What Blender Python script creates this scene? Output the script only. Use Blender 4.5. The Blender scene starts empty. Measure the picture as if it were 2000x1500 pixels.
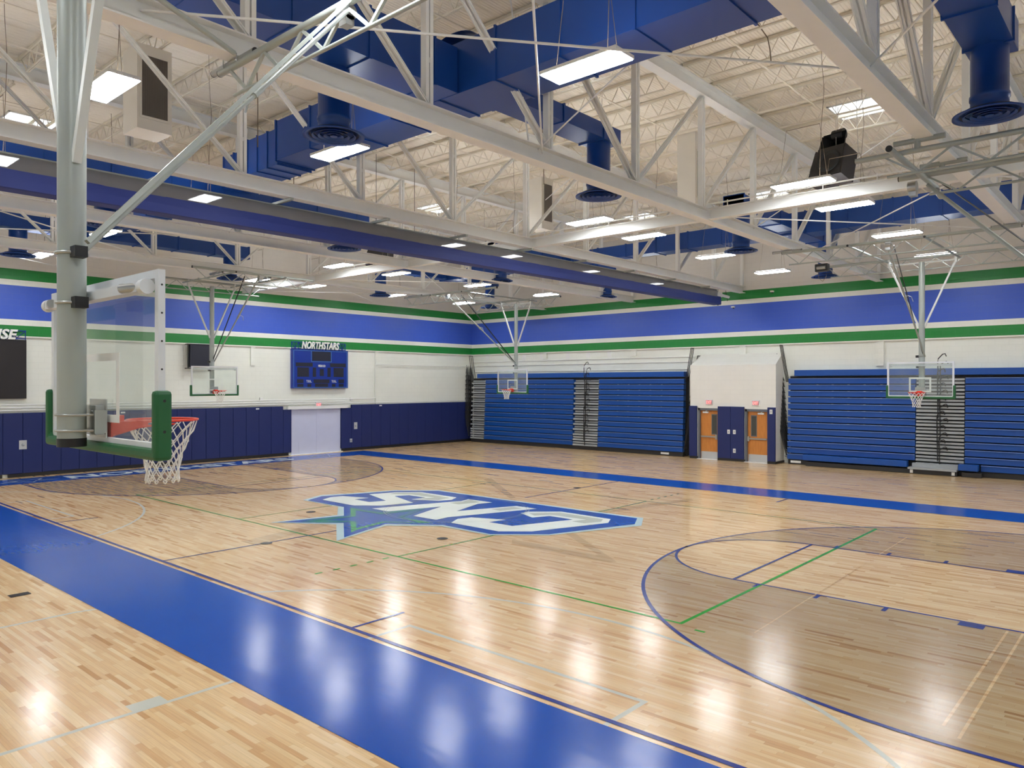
import bpy, bmesh, math, random
from mathutils import Vector, Matrix
random.seed(7)
PI = math.pi
FT = 0.3048
scene = bpy.context.scene
COL = scene.collection

# ------------------------------------------------------------------ camera
cam_d = bpy.data.cameras.new('camera')
cam_d.sensor_width = 36.0
cam_d.lens = 26.333
cam_d.clip_start = 0.05
cam_d.clip_end = 300
cam = bpy.data.objects.new('camera', cam_d)
cam.location = (14.129, -13.758, 3.299)
cam.rotation_euler = (PI / 2, 0, 2.2961 - PI / 2)
COL.objects.link(cam)
scene.camera = cam

# ------------------------------------------------------------------ world: bright overcast day outside the skylights
world = bpy.data.worlds.new('overcast_sky')
scene.world = world
world.use_nodes = True
wb = world.node_tree.nodes['Background']
wb.inputs['Color'].default_value = (0.92, 0.96, 1.0, 1)
wb.inputs['Strength'].default_value = 7.0

# ------------------------------------------------------------------ exposure
scene.view_settings.view_transform = 'Standard'
scene.view_settings.look = 'None'
scene.view_settings.exposure = 0.0
scene.view_settings.gamma = 1.0
scene.view_settings.use_curve_mapping = False
LAMP = 60.0            # emission of the fluorescent panels of the high-bay lights

# ------------------------------------------------------------------ materials
def S(r, g, b):
    def f(c):
        c /= 255.0
        return c / 12.92 if c <= 0.04045 else ((c + 0.055) / 1.055) ** 2.4
    return (f(r), f(g), f(b), 1.0)

class NT:
    def __init__(self, name):
        self.m = bpy.data.materials.new(name)
        self.m.use_nodes = True
        self.t = self.m.node_tree
        self.b = self.t.nodes['Principled BSDF']
        self.out = self.t.nodes['Material Output']
    def n(self, kind, **kw):
        nd = self.t.nodes.new(kind)
        for k, v in kw.items():
            setattr(nd, k, v)
        return nd
    def l(self, a, b):
        self.t.links.new(a, b)
    def math(self, op, a, b=None, c=None):
        nd = self.n('ShaderNodeMath', operation=op)
        for i, v in enumerate((a, b, c)):
            if v is None:
                continue
            if isinstance(v, (int, float)):
                nd.inputs[i].default_value = v
            else:
                self.l(v, nd.inputs[i])
        return nd.outputs[0]
    def mix(self, fac, a, b, mode='MIX'):
        nd = self.n('ShaderNodeMix', data_type='RGBA', blend_type=mode)
        for sock, v in ((nd.inputs[0], fac), (nd.inputs[6], a), (nd.inputs[7], b)):
            if isinstance(v, (int, float, tuple)):
                sock.default_value = v
            else:
                self.l(v, sock)
        return nd.outputs[2]

def paint(name, col, rough=0.5, metal=0.0, spec=0.5, bump=0.0, bscale=60, var=0.04, vscale=3.0):
    """painted / plastic / metal surface with slight procedural unevenness"""
    k = NT(name)
    k.b.inputs['Roughness'].default_value = rough
    k.b.inputs['Metallic'].default_value = metal
    k.b.inputs['Specular IOR Level'].default_value = spec
    tc = k.n('ShaderNodeTexCoord')
    nz = k.n('ShaderNodeTexNoise')
    nz.inputs['Scale'].default_value = vscale
    nz.inputs['Detail'].default_value = 3
    k.l(tc.outputs['Object'], nz.inputs['Vector'])
    dark = tuple(c * (1 - 2 * var) for c in col[:3]) + (1,)
    k.l(k.mix(nz.outputs['Fac'], dark, col), k.b.inputs['Base Color'])
    if bump:
        n2 = k.n('ShaderNodeTexNoise')
        n2.inputs['Scale'].default_value = bscale
        k.l(tc.outputs['Object'], n2.inputs['Vector'])
        bp = k.n('ShaderNodeBump')
        bp.inputs['Strength'].default_value = bump
        bp.inputs['Distance'].default_value = 0.01
        k.l(n2.outputs['Fac'], bp.inputs['Height'])
        k.l(bp.outputs['Normal'], k.b.inputs['Normal'])
    return k.m

def emit(name, col, strength):
    k = NT(name)
    k.b.inputs['Base Color'].default_value = (0.8, 0.8, 0.8, 1)
    k.b.inputs['Emission Color'].default_value = col
    k.b.inputs['Emission Strength'].default_value = strength
    return k.m

def floor_mat(name, kind, col=None, rough=0.175):
    """maple strip floor (strips run along X); kind 'wood', 'stain' or 'paint'"""
    k = NT(name)
    geo = k.n('ShaderNodeNewGeometry')
    sp = k.n('ShaderNodeSeparateXYZ')
    k.l(geo.outputs['Position'], sp.inputs[0])
    W = 0.0572
    yr = k.math('DIVIDE', sp.outputs['Y'], W)
    row = k.math('FLOOR', yr)
    fy = k.math('SUBTRACT', yr, row)
    wn = k.n('ShaderNodeTexWhiteNoise', noise_dimensions='1D')
    k.l(row, wn.inputs['W'])
    xo = k.math('MULTIPLY', wn.outputs['Value'], 7.31)
    xr = k.math('ADD', k.math('DIVIDE', sp.outputs['X'], 0.62), xo)
    cellx = k.math('FLOOR', xr)
    fx = k.math('SUBTRACT', xr, cellx)
    cv = k.n('ShaderNodeCombineXYZ')
    k.l(cellx, cv.inputs[0]); k.l(row, cv.inputs[1])
    w2 = k.n('ShaderNodeTexWhiteNoise', noise_dimensions='2D')
    k.l(cv.outputs[0], w2.inputs['Vector'])
    if kind in ('wood', 'stain', 'faint'):
        rp = k.n('ShaderNodeValToRGB')
        cr = rp.color_ramp
        cols = [(0.0, S(176, 130, 82)), (0.04, S(192, 149, 100)), (0.12, S(205, 167, 119)), (0.45, S(212, 177, 130)), (0.8, S(217, 185, 140)), (1.0, S(222, 194, 152))]
        cr.elements[0].position = 0; cr.elements[0].color = cols[0][1]
        cr.elements[1].position = 1; cr.elements[1].color = cols[-1][1]
        for p, c in cols[1:-1]:
            e = cr.elements.new(p); e.color = c
        k.l(w2.outputs['Value'], rp.inputs['Fac'])
        mp = k.n('ShaderNodeMapping')
        mp.inputs['Scale'].default_value = (1.6, 38, 1)
        k.l(geo.outputs['Position'], mp.inputs['Vector'])
        nz = k.n('ShaderNodeTexNoise')
        nz.inputs['Scale'].default_value = 1.5
        nz.inputs['Detail'].default_value = 4
        k.l(mp.outputs[0], nz.inputs['Vector'])
        g = k.n('ShaderNodeMapRange')
        g.inputs['From Min'].default_value = 0.25; g.inputs['From Max'].default_value = 0.75
        g.inputs['To Min'].default_value = 0.86; g.inputs['To Max'].default_value = 1.06
        k.l(nz.outputs['Fac'], g.inputs['Value'])
        c = k.mix(1.0, rp.outputs['Color'], g.outputs[0], 'MULTIPLY')
        if kind == 'faint':
            c = k.mix(1.0, c, (0.80, 0.80, 0.78, 1), 'MULTIPLY')
        if kind == 'stain':
            c = k.mix(1.0, c, (0.66, 0.665, 0.655, 1), 'MULTIPLY')
        # joints between strips and at butt ends
        e1 = k.math('LESS_THAN', fy, 0.035)
        e2 = k.math('LESS_THAN', fx, 0.004)
        c = k.mix(k.math('MULTIPLY', k.math('MAXIMUM', e1, e2), 0.35), c, (0.12, 0.07, 0.035, 1))
        k.l(c, k.b.inputs['Base Color'])
    else:
        nz = k.n('ShaderNodeTexNoise')
        nz.inputs['Scale'].default_value = 0.8
        k.l(geo.outputs['Position'], nz.inputs['Vector'])
        k.l(k.mix(nz.outputs['Fac'], tuple(x * 0.88 for x in col[:3]) + (1,), col), k.b.inputs['Base Color'])
    # each strip lies at a slightly different tilt, which breaks reflections into streaks
    add = k.n('ShaderNodeVectorMath', operation='SUBTRACT')
    k.l(w2.outputs['Color'], add.inputs[0]); add.inputs[1].default_value = (0.5, 0.5, 0.5)
    mul = k.n('ShaderNodeVectorMath', operation='MULTIPLY')
    k.l(add.outputs[0], mul.inputs[0]); mul.inputs[1].default_value = (0.005, 0.011, 0.0)
    n3 = k.n('ShaderNodeTexNoise')
    n3.inputs['Scale'].default_value = 1.3
    n3.inputs['Detail'].default_value = 3
    k.l(geo.outputs['Position'], n3.inputs['Vector'])
    a3 = k.n('ShaderNodeVectorMath', operation='SUBTRACT')
    k.l(n3.outputs['Color'], a3.inputs[0]); a3.inputs[1].default_value = (0.5, 0.5, 0.5)
    m3 = k.n('ShaderNodeVectorMath', operation='MULTIPLY')
    k.l(a3.outputs[0], m3.inputs[0]); m3.inputs[1].default_value = (0.02, 0.02, 0.0)
    s1 = k.n('ShaderNodeVectorMath', operation='ADD')
    k.l(mul.outputs[0], s1.inputs[0]); k.l(m3.outputs[0], s1.inputs[1])
    s2 = k.n('ShaderNodeVectorMath', operation='ADD')
    k.l(s1.outputs[0], s2.inputs[0]); k.l(geo.outputs['Normal'], s2.inputs[1])
    nn = k.n('ShaderNodeVectorMath', operation='NORMALIZE')
    k.l(s2.outputs[0], nn.inputs[0])
    k.l(nn.outputs[0], k.b.inputs['Normal'])
    k.b.inputs['Roughness'].default_value = rough
    k.b.inputs['Specular IOR Level'].default_value = 0.5 if kind != 'paint' else 0.20
    return k.m

def block_wall(name, axis, stripes=True, base=S(229, 231, 221)):
    """painted concrete block with the school stripes at their heights"""
    k = NT(name)
    geo = k.n('ShaderNodeNewGeometry')
    sp = k.n('ShaderNodeSeparateXYZ')
    k.l(geo.outputs['Position'], sp.inputs[0])
    z = sp.outputs['Z']
    cv = k.n('ShaderNodeCombineXYZ')
    k.l(sp.outputs['Y' if axis == 'X' else 'X'], cv.inputs[0])
    k.l(z, cv.inputs[1])
    br = k.n('ShaderNodeTexBrick')
    br.offset = 0.5
    br.inputs['Scale'].default_value = 1.0
    br.inputs['Brick Width'].default_value = 0.406
    br.inputs['Row Height'].default_value = 0.203
    br.inputs['Mortar Size'].default_value = 0.007
    br.inputs['Mortar Smooth'].default_value = 0.6
    k.l(cv.outputs[0], br.inputs['Vector'])
    c = base
    if stripes:
        G = S(20, 128, 52); Bl = S(58, 92, 196); U = S(222, 219, 212)
        def step(h):
            return k.math('GREATER_THAN', z, h)
        prev = base
        for h, cc in ((5.0, G), (5.37, base), (5.58, Bl), (6.78, base), (6.98, G), (7.36, U)):
            prev = k.mix(step(h), prev, cc)
        c = prev
    nz = k.n('ShaderNodeTexNoise')
    nz.inputs['Scale'].default_value = 1.2
    k.l(geo.outputs['Position'], nz.inputs['Vector'])
    g = k.n('ShaderNodeMapRange')
    g.inputs['To Min'].default_value = 0.94; g.inputs['To Max'].default_value = 1.03
    k.l(nz.outputs['Fac'], g.inputs['Value'])
    c = k.mix(1.0, c, g.outputs[0], 'MULTIPLY')
    c = k.mix(k.math('MULTIPLY', br.outputs['Fac'], 0.10), c, (0.25, 0.25, 0.25, 1))
    k.l(c, k.b.inputs['Base Color'])
    bp = k.n('ShaderNodeBump')
    bp.invert = True
    bp.inputs['Strength'].default_value = 0.35
    bp.inputs['Distance'].default_value = 0.006
    k.l(br.outputs['Fac'], bp.inputs['Height'])
    k.l(bp.outputs['Normal'], k.b.inputs['Normal'])
    k.b.inputs['Roughness'].default_value = 0.45
    return k.m

def glass_mat(name, tint, dif=0.08):
    k = NT(name)
    tr = k.n('ShaderNodeBsdfTransparent'); tr.inputs[0].default_value = tint
    gl = k.n('ShaderNodeBsdfGlossy'); gl.inputs['Roughness'].default_value = 0.03
    df = k.n('ShaderNodeBsdfDiffuse'); df.inputs[0].default_value = (0.88, 0.93, 0.91, 1)
    fr = k.n('ShaderNodeFresnel'); fr.inputs[0].default_value = 1.45
    nz = k.n('ShaderNodeTexNoise'); nz.inputs['Scale'].default_value = 2.0
    tc = k.n('ShaderNodeTexCoord'); k.l(tc.outputs['Object'], nz.inputs['Vector'])
    m1 = k.n('ShaderNodeMixShader'); m2 = k.n('ShaderNodeMixShader')
    k.l(k.math('MULTIPLY', nz.outputs['Fac'], 2 * dif), m1.inputs[0])
    k.l(tr.outputs[0], m1.inputs[1]); k.l(df.outputs[0], m1.inputs[2])
    gb = k.n('ShaderNodeNewGeometry')
    front = k.math('SUBTRACT', 1.0, gb.outputs['Backfacing'])
    k.l(k.math('MULTIPLY', k.math('MULTIPLY', fr.outputs[0], 0.9), front), m2.inputs[0])
    k.l(m1.outputs[0], m2.inputs[1]); k.l(gl.outputs[0], m2.inputs[2])
    k.l(m2.outputs[0], k.out.inputs['Surface'])
    return k.m

def mesh_mat(name, col, alpha):
    """open-weave mesh cloth seen as partly see-through"""
    k = NT(name)
    k.b.inputs['Base Color'].default_value = col
    k.b.inputs['Roughness'].default_value = 0.8
    tc = k.n('ShaderNodeTexCoord')
    nz = k.n('ShaderNodeTexNoise'); nz.inputs['Scale'].default_value = 1.5
    k.l(tc.outputs['Object'], nz.inputs['Vector'])
    k.l(k.math('ADD', k.math('MULTIPLY', nz.outputs['Fac'], 0.25), alpha - 0.12), k.b.inputs['Alpha'])
    return k.m

def deck_mat():
    k = NT('roof_deck_paint')
    geo = k.n('ShaderNodeNewGeometry')
    sp = k.n('ShaderNodeSeparateXYZ'); k.l(geo.outputs['Position'], sp.inputs[0])
    s = k.math('SINE', k.math('MULTIPLY', sp.outputs['X'], 2 * PI / 0.152))
    s = k.math('MULTIPLY', s, 2.5)
    s = k.math('MAXIMUM', k.math('MINIMUM', s, 1.0), -1.0)
    bp = k.n('ShaderNodeBump'); bp.inputs['Strength'].default_value = 0.6; bp.inputs['Distance'].default_value = 0.02
    k.l(s, bp.inputs['Height']); k.l(bp.outputs[0], k.b.inputs['Normal'])
    k.b.inputs['Base Color'].default_value = S(240, 232, 216)
    k.b.inputs['Roughness'].default_value = 0.7
    return k.m

def wood_door():
    k = NT('oak_veneer')
    geo = k.n('ShaderNodeNewGeometry')
    mp = k.n('ShaderNodeMapping'); mp.inputs['Scale'].default_value = (14, 14, 1.2)
    k.l(geo.outputs['Position'], mp.inputs['Vector'])
    nz = k.n('ShaderNodeTexNoise'); nz.inputs['Scale'].default_value = 2.5; nz.inputs['Detail'].default_value = 6
    k.l(mp.outputs[0], nz.inputs['Vector'])
    k.l(k.mix(nz.outputs['Fac'], S(170, 96, 32), S(218, 148, 74)), k.b.inputs['Base Color'])
    k.b.inputs['Roughness'].default_value = 0.35
    return k.m

M = {}
M['wood'] = floor_mat('maple_strip_floor', 'wood')
M['stain'] = floor_mat('grey_stained_maple', 'stain')
M['faint'] = floor_mat('faint_stained_maple', 'faint')
M['fblue'] = floor_mat('blue_floor_paint', 'paint', S(0, 72, 166))
M['fnavy'] = floor_mat('navy_line_paint', 'paint', S(34, 52, 130))
M['fgreen'] = floor_mat('green_line_paint', 'paint', S(36, 150, 40))
M['fstar'] = floor_mat('green_star_paint', 'paint', S(52, 150, 90))
M['fwhite'] = floor_mat('white_floor_paint', 'paint', S(232, 238, 230))
M['fgrey'] = floor_mat('grey_floor_paint', 'paint', S(188, 194, 184))
M['fhalo'] = floor_mat('pale_blue_floor_paint', 'paint', S(190, 212, 212))
M['fghost'] = floor_mat('pale_grey_line_paint', 'paint', S(190, 190, 178))
M['fdark'] = floor_mat('dark_floor_tape', 'paint', S(45, 38, 36))
M['wallX'] = block_wall('striped_block_left', 'X')
M['wallY'] = block_wall('striped_block_back', 'Y')
M['plainY'] = block_wall('white_block_alcove', 'Y', stripes=False, base=S(226, 224, 216))
M['deck'] = deck_mat()
M['steel'] = paint('cream_steel_paint', S(240, 240, 236), 0.45)
M['joist'] = paint('cream_joist_paint', S(236, 228, 210), 0.55)
M['duct'] = paint('blue_duct_paint', S(20, 68, 146), 0.38, var=0.06, vscale=1.2)
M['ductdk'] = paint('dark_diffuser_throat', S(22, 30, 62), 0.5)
M['navy'] = paint('navy_vinyl', S(14, 32, 92), 0.6, bump=0.08, bscale=250)
M['curt'] = paint('blue_curtain_vinyl', S(34, 52, 128), 0.6, bump=0.2, bscale=8)
M['curtmesh'] = mesh_mat('grey_curtain_mesh', S(120, 120, 122), 0.85)
M['bleach'] = paint('blue_bench_plastic', S(10, 74, 156), 0.36, bump=0.05, bscale=400)
M['bledge'] = paint('pale_bench_edge', S(120, 150, 215), 0.3)
M['black'] = paint('black_steel', S(24, 23, 24), 0.45)
M['dark'] = paint('dark_understructure', S(40, 38, 38), 0.6)
M['galv'] = paint('grey_step_laminate', S(162, 166, 168), 0.4)
M['pipe'] = paint('silver_grey_pipe_paint', S(168, 174, 168), 0.38, metal=0.25)
M['pipew'] = paint('white_pipe_paint', S(215, 218, 214), 0.4)
M['zinc'] = paint('zinc_hardware', S(176, 178, 176), 0.3, metal=0.8)
M['alu'] = paint('white_aluminium', S(222, 225, 228), 0.35, metal=0.15)
M['green'] = paint('green_backboard_padding', S(22, 92, 48), 0.5, bump=0.06, bscale=120)
M['orange'] = paint('orange_rim_enamel', S(226, 56, 28), 0.3)
M['net'] = paint('white_nylon_cord', S(238, 236, 230), 0.8)
M['rope'] = paint('steel_cable', S(205, 200, 190), 0.5)
M['cord'] = paint('brown_power_cord', S(128, 112, 92), 0.6)
M['speaker'] = paint('black_speaker_cabinet', S(42, 38, 38), 0.6, bump=0.2, bscale=300)
M['horn'] = paint('dark_speaker_horn', S(30, 36, 40), 0.4)
M['glass'] = glass_mat('backboard_glass', (0.945, 0.975, 0.965, 1), 0.06)
M['pane'] = glass_mat('skylight_acrylic', (0.95, 0.97, 1.0, 1), 0.05)
M['lite'] = paint('dark_wired_glass', S(70, 72, 68), 0.15)
M['oak'] = wood_door()
M['frame'] = paint('grey_door_frame', S(98, 102, 108), 0.45)
M['steelplate'] = paint('brushed_kick_plate', S(198, 200, 200), 0.35, metal=0.4)
M['lavender'] = paint('pale_grey_door_paint', S(200, 202, 222), 0.4)
M['white'] = paint('white_gloss_paint', S(232, 232, 228), 0.4)
M['offwhite'] = paint('offwhite_unit_paint', S(232, 226, 214), 0.5)
M['louvre'] = paint('grey_louvre', S(128, 120, 112), 0.6)
M['score'] = paint('scoreboard_blue', S(8, 46, 142), 0.35)
M['scoredk'] = paint('scoreboard_display_mask', S(30, 32, 48), 0.4)
M['trimblue'] = paint('scoreboard_pale_trim', S(84, 138, 180), 0.4)
M['screen'] = paint('black_led_screen', S(30, 26, 28), 0.5, bump=0.1, bscale=300)
M['panel'] = emit('lit_light_panel', (0.93, 0.965, 1.0, 1), LAMP)
M['uplight'] = emit('added_uplight_glow', (0.93, 0.965, 1.0, 1), LAMP * 0.7)  # glow for strips added on top of the fixtures to brighten the ceiling
M['exitred'] = emit('lit_exit_letters', (1.0, 0.06, 0.06, 1), 1.6)
M['exitface'] = paint('exit_sign_face', S(196, 140, 142), 0.4)
M['letter'] = paint('white_sign_letters', S(235, 238, 232), 0.4)

# ------------------------------------------------------------------ mesh helpers
class MB:
    """collects shapes into one mesh"""
    def __init__(s):
        s.v = []; s.f = []; s.mi = []; s.sm = []; s.cur = 0; s.mats = []
    def mat(s, name):
        if name not in s.mats:
            s.mats.append(name)
        s.cur = s.mats.index(name)
        return s
    def add(s, vs, fs, smooth=False):
        o = len(s.v)
        s.v += [tuple(v) for v in vs]
        for f in fs:
            s.f.append(tuple(i + o for i in f)); s.mi.append(s.cur); s.sm.append(smooth)
        return s
    def box(s, x0, x1, y0, y1, z0, z1):
        if x0 > x1: x0, x1 = x1, x0
        if y0 > y1: y0, y1 = y1, y0
        if z0 > z1: z0, z1 = z1, z0
        v = [(x0, y0, z0), (x1, y0, z0), (x1, y1, z0), (x0, y1, z0), (x0, y0, z1), (x1, y0, z1), (x1, y1, z1), (x0, y1, z1)]
        f = [(0, 3, 2, 1), (4, 5, 6, 7), (0, 1, 5, 4), (1, 2, 6, 5), (2, 3, 7, 6), (3, 0, 4, 7)]
        return s.add(v, f)
    def beam(s, p, q, w, h, up=(0, 0, 1)):
        p = Vector(p); q = Vector(q); d = (q - p).normalized(); up = Vector(up)
        if abs(d.dot(up)) > 0.99: up = Vector((1, 0, 0))
        r = d.cross(up).normalized(); u = r.cross(d).normalized()
        v = []
        for c in (p, q):
            for a, b in ((-1, -1), (1, -1), (1, 1), (-1, 1)):
                v.append(c + r * (a * w / 2) + u * (b * h / 2))
        f = [(0, 1, 2, 3), (7, 6, 5, 4), (0, 4, 5, 1), (1, 5, 6, 2), (2, 6, 7, 3), (3, 7, 4, 0)]
        return s.add(v, f)
    def tube(s, p, q, r, n=10, r2=None, caps=True):
        p = Vector(p); q = Vector(q); d = (q - p)
        if d.length < 1e-6: return s
        d.normalize()
        a = Vector((0, 0, 1)) if abs(d.z) < 0.9 else Vector((1, 0, 0))
        u = d.cross(a).normalized(); w = d.cross(u)
        r2 = r if r2 is None else r2
        v = []
        for c, rr in ((p, r), (q, r2)):
            for i in range(n):
                t = 2 * PI * i / n
                v.append(c + u * (rr * math.cos(t)) + w * (rr * math.sin(t)))
        s.add(v, [(i, (i + 1) % n, n + (i + 1) % n, n + i) for i in range(n)], True)
        if caps:
            s.add(v[:n], [tuple(range(n - 1, -1, -1))]); s.add(v[n:], [tuple(range(n))])
        return s
    def path(s, pts, r, n=8, closed=False):
        """tube swept along a polyline with mitred rings"""
        P = [Vector(p) for p in pts]; m = len(P)
        rings = []
        for i in range(m):
            a = P[(i - 1) % m] if (closed or i > 0) else P[i]
            b = P[(i + 1) % m] if (closed or i < m - 1) else P[i]
            d = (b - a).normalized()
            ref = Vector((0, 0, 1)) if abs(d.z) < 0.95 else Vector((1, 0, 0))
            u = d.cross(ref).normalized(); w = d.cross(u)
            rings.append([P[i] + u * (r * math.cos(2 * PI * k / n)) + w * (r * math.sin(2 * PI * k / n)) for k in range(n)])
        v = [x for rg in rings for x in rg]
        f = []
        for i in range(m if closed else m - 1):
            j = (i + 1) % m
            for k in range(n):
                f.append((i * n + k, i * n + (k + 1) % n, j * n + (k + 1) % n, j * n + k))
        s.add(v, f, True)
        if not closed:
            s.add(rings[0], [tuple(range(n - 1, -1, -1))]); s.add(rings[-1], [tuple(range(n))])
        return s
    def lathe(s, prof, c=(0, 0, 0), n=32, smooth=True):
        v = []
        for r, z in prof:
            for i in range(n):
                t = 2 * PI * i / n
                v.append((c[0] + r * math.cos(t), c[1] + r * math.sin(t), c[2] + z))
        f = []
        for a in range(len(prof) - 1):
            for i in range(n):
                f.append((a * n + i, a * n + (i + 1) % n, (a + 1) * n + (i + 1) % n, (a + 1) * n + i))
        return s.add(v, f, smooth)
    def prism(s, poly, lo, hi, axis='Z'):
        """extrude a 2-D polygon; axis is the extrusion direction"""
        def P(a, b, c):
            return {'Z': (a, b, c), 'X': (c, a, b), 'Y': (a, c, b)}[axis]
        n = len(poly)
        v = [P(a, b, lo) for a, b in poly] + [P(a, b, hi) for a, b in poly]
        f = [tuple(range(n - 1, -1, -1)), tuple(range(n, 2 * n))] + [(i, (i + 1) % n, n + (i + 1) % n, n + i) for i in range(n)]
        return s.add(v, f)
    def ibeam(s, p, q, w, h, tf=0.02, tw=0.015):
        """I section, p and q at the middle of its height"""
        p = Vector(p); q = Vector(q); z = Vector((0, 0, 1))
        s.beam(p + z * (h / 2 - tf / 2), q + z * (h / 2 - tf / 2), w, tf)
        s.beam(p - z * (h / 2 - tf / 2), q - z * (h / 2 - tf / 2), w, tf)
        s.beam(p, q, tw, h - 2 * tf)
        return s
    def mesh(s, name, bevel=0):
        me = bpy.data.meshes.new(name)
        me.from_pydata(s.v, [], s.f)
        for m in s.mats:
            me.materials.append(M[m])
        me.polygons.foreach_set('material_index', s.mi)
        me.polygons.foreach_set('use_smooth', s.sm)
        me.update()
        return me

def put(name, mb, parent=None, bevel=0, loc=None):
    o = bpy.data.objects.new(name, mb.mesh(name) if isinstance(mb, MB) else mb)
    COL.objects.link(o)
    if parent is not None: o.parent = parent
    if loc is not None: o.location = loc
    if bevel:
        b = o.modifiers.new('soft_edges', 'BEVEL')
        b.width = bevel; b.segments = 2; b.limit_method = 'ANGLE'; b.angle_limit = math.radians(50)
    return o

def tag(o, label, cat, group=None, kind=None):
    o['label'] = label; o['category'] = cat
    if group: o['group'] = group
    if kind: o['kind'] = kind
    return o

def thing(name, label, cat, loc=(0, 0, 0), rz=0, group=None):
    o = bpy.data.objects.new(name, None)
    o.empty_display_size = 0.2
    COL.objects.link(o)
    o.location = loc; o.rotation_euler = (0, 0, rz)
    return tag(o, label, cat, group)

def struct(name, mb, parent=None, bevel=0):
    o = put(name, mb, parent, bevel)
    if parent is None: o['kind'] = 'structure'
    return o

def dup(root, loc, rz=None, label=None, group=None):
    r = root.copy(); COL.objects.link(r); r.location = loc
    if rz is not None: r.rotation_euler = (0, 0, rz)
    if label: r['label'] = label
    if group: r['group'] = group
    for ch in list(root.children):
        c = ch.copy(); COL.objects.link(c); c.parent = r
        for g in ch.children:
            d = g.copy(); COL.objects.link(d); d.parent = c
    return r

def text_mesh(s, size, depth, mat, shear=0.0, sx=1.0, bold=0.0):
    cu = bpy.data.curves.new('letters', 'FONT')
    cu.body = s; cu.size = size; cu.extrude = depth / 2; cu.shear = shear; cu.offset = bold
    cu.align_x = 'CENTER'; cu.align_y = 'CENTER'; cu.resolution_u = 3
    o = bpy.data.objects.new('letters', cu); COL.objects.link(o)
    dg = bpy.context.evaluated_depsgraph_get(); dg.update()
    me = bpy.data.meshes.new_from_object(o.evaluated_get(dg))
    bpy.data.objects.remove(o)
    xs = [v.co.x for v in me.vertices]; ys = [v.co.y for v in me.vertices]
    cx = (min(xs) + max(xs)) / 2; cy = (min(ys) + max(ys)) / 2
    for v in me.vertices: v.co.x = (v.co.x - cx) * sx; v.co.y -= cy
    me.materials.clear(); me.materials.append(M[mat])
    me['w'] = (max(xs) - min(xs)) * sx; me['h'] = max(ys) - min(ys)
    return me

def place_text(name, s, parent, origin, right, up, w, h, depth, mat, shear=0.0, bold=0.0):
    """text centred at origin, filling w by h, reading along 'right'"""
    me = text_mesh(s, 1.0, depth, mat, shear, 1.0, bold)
    kx = w / me['w']; ky = h / me['h']
    R = Vector(right).normalized(); U = Vector(up).normalized(); N = R.cross(U)
    O = Vector(origin)
    for v in me.vertices:
        c = v.co.copy(); v.co = O + R * (c.x * kx) + U * (c.y * ky) + N * c.z
    return put(name, me, parent)

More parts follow.
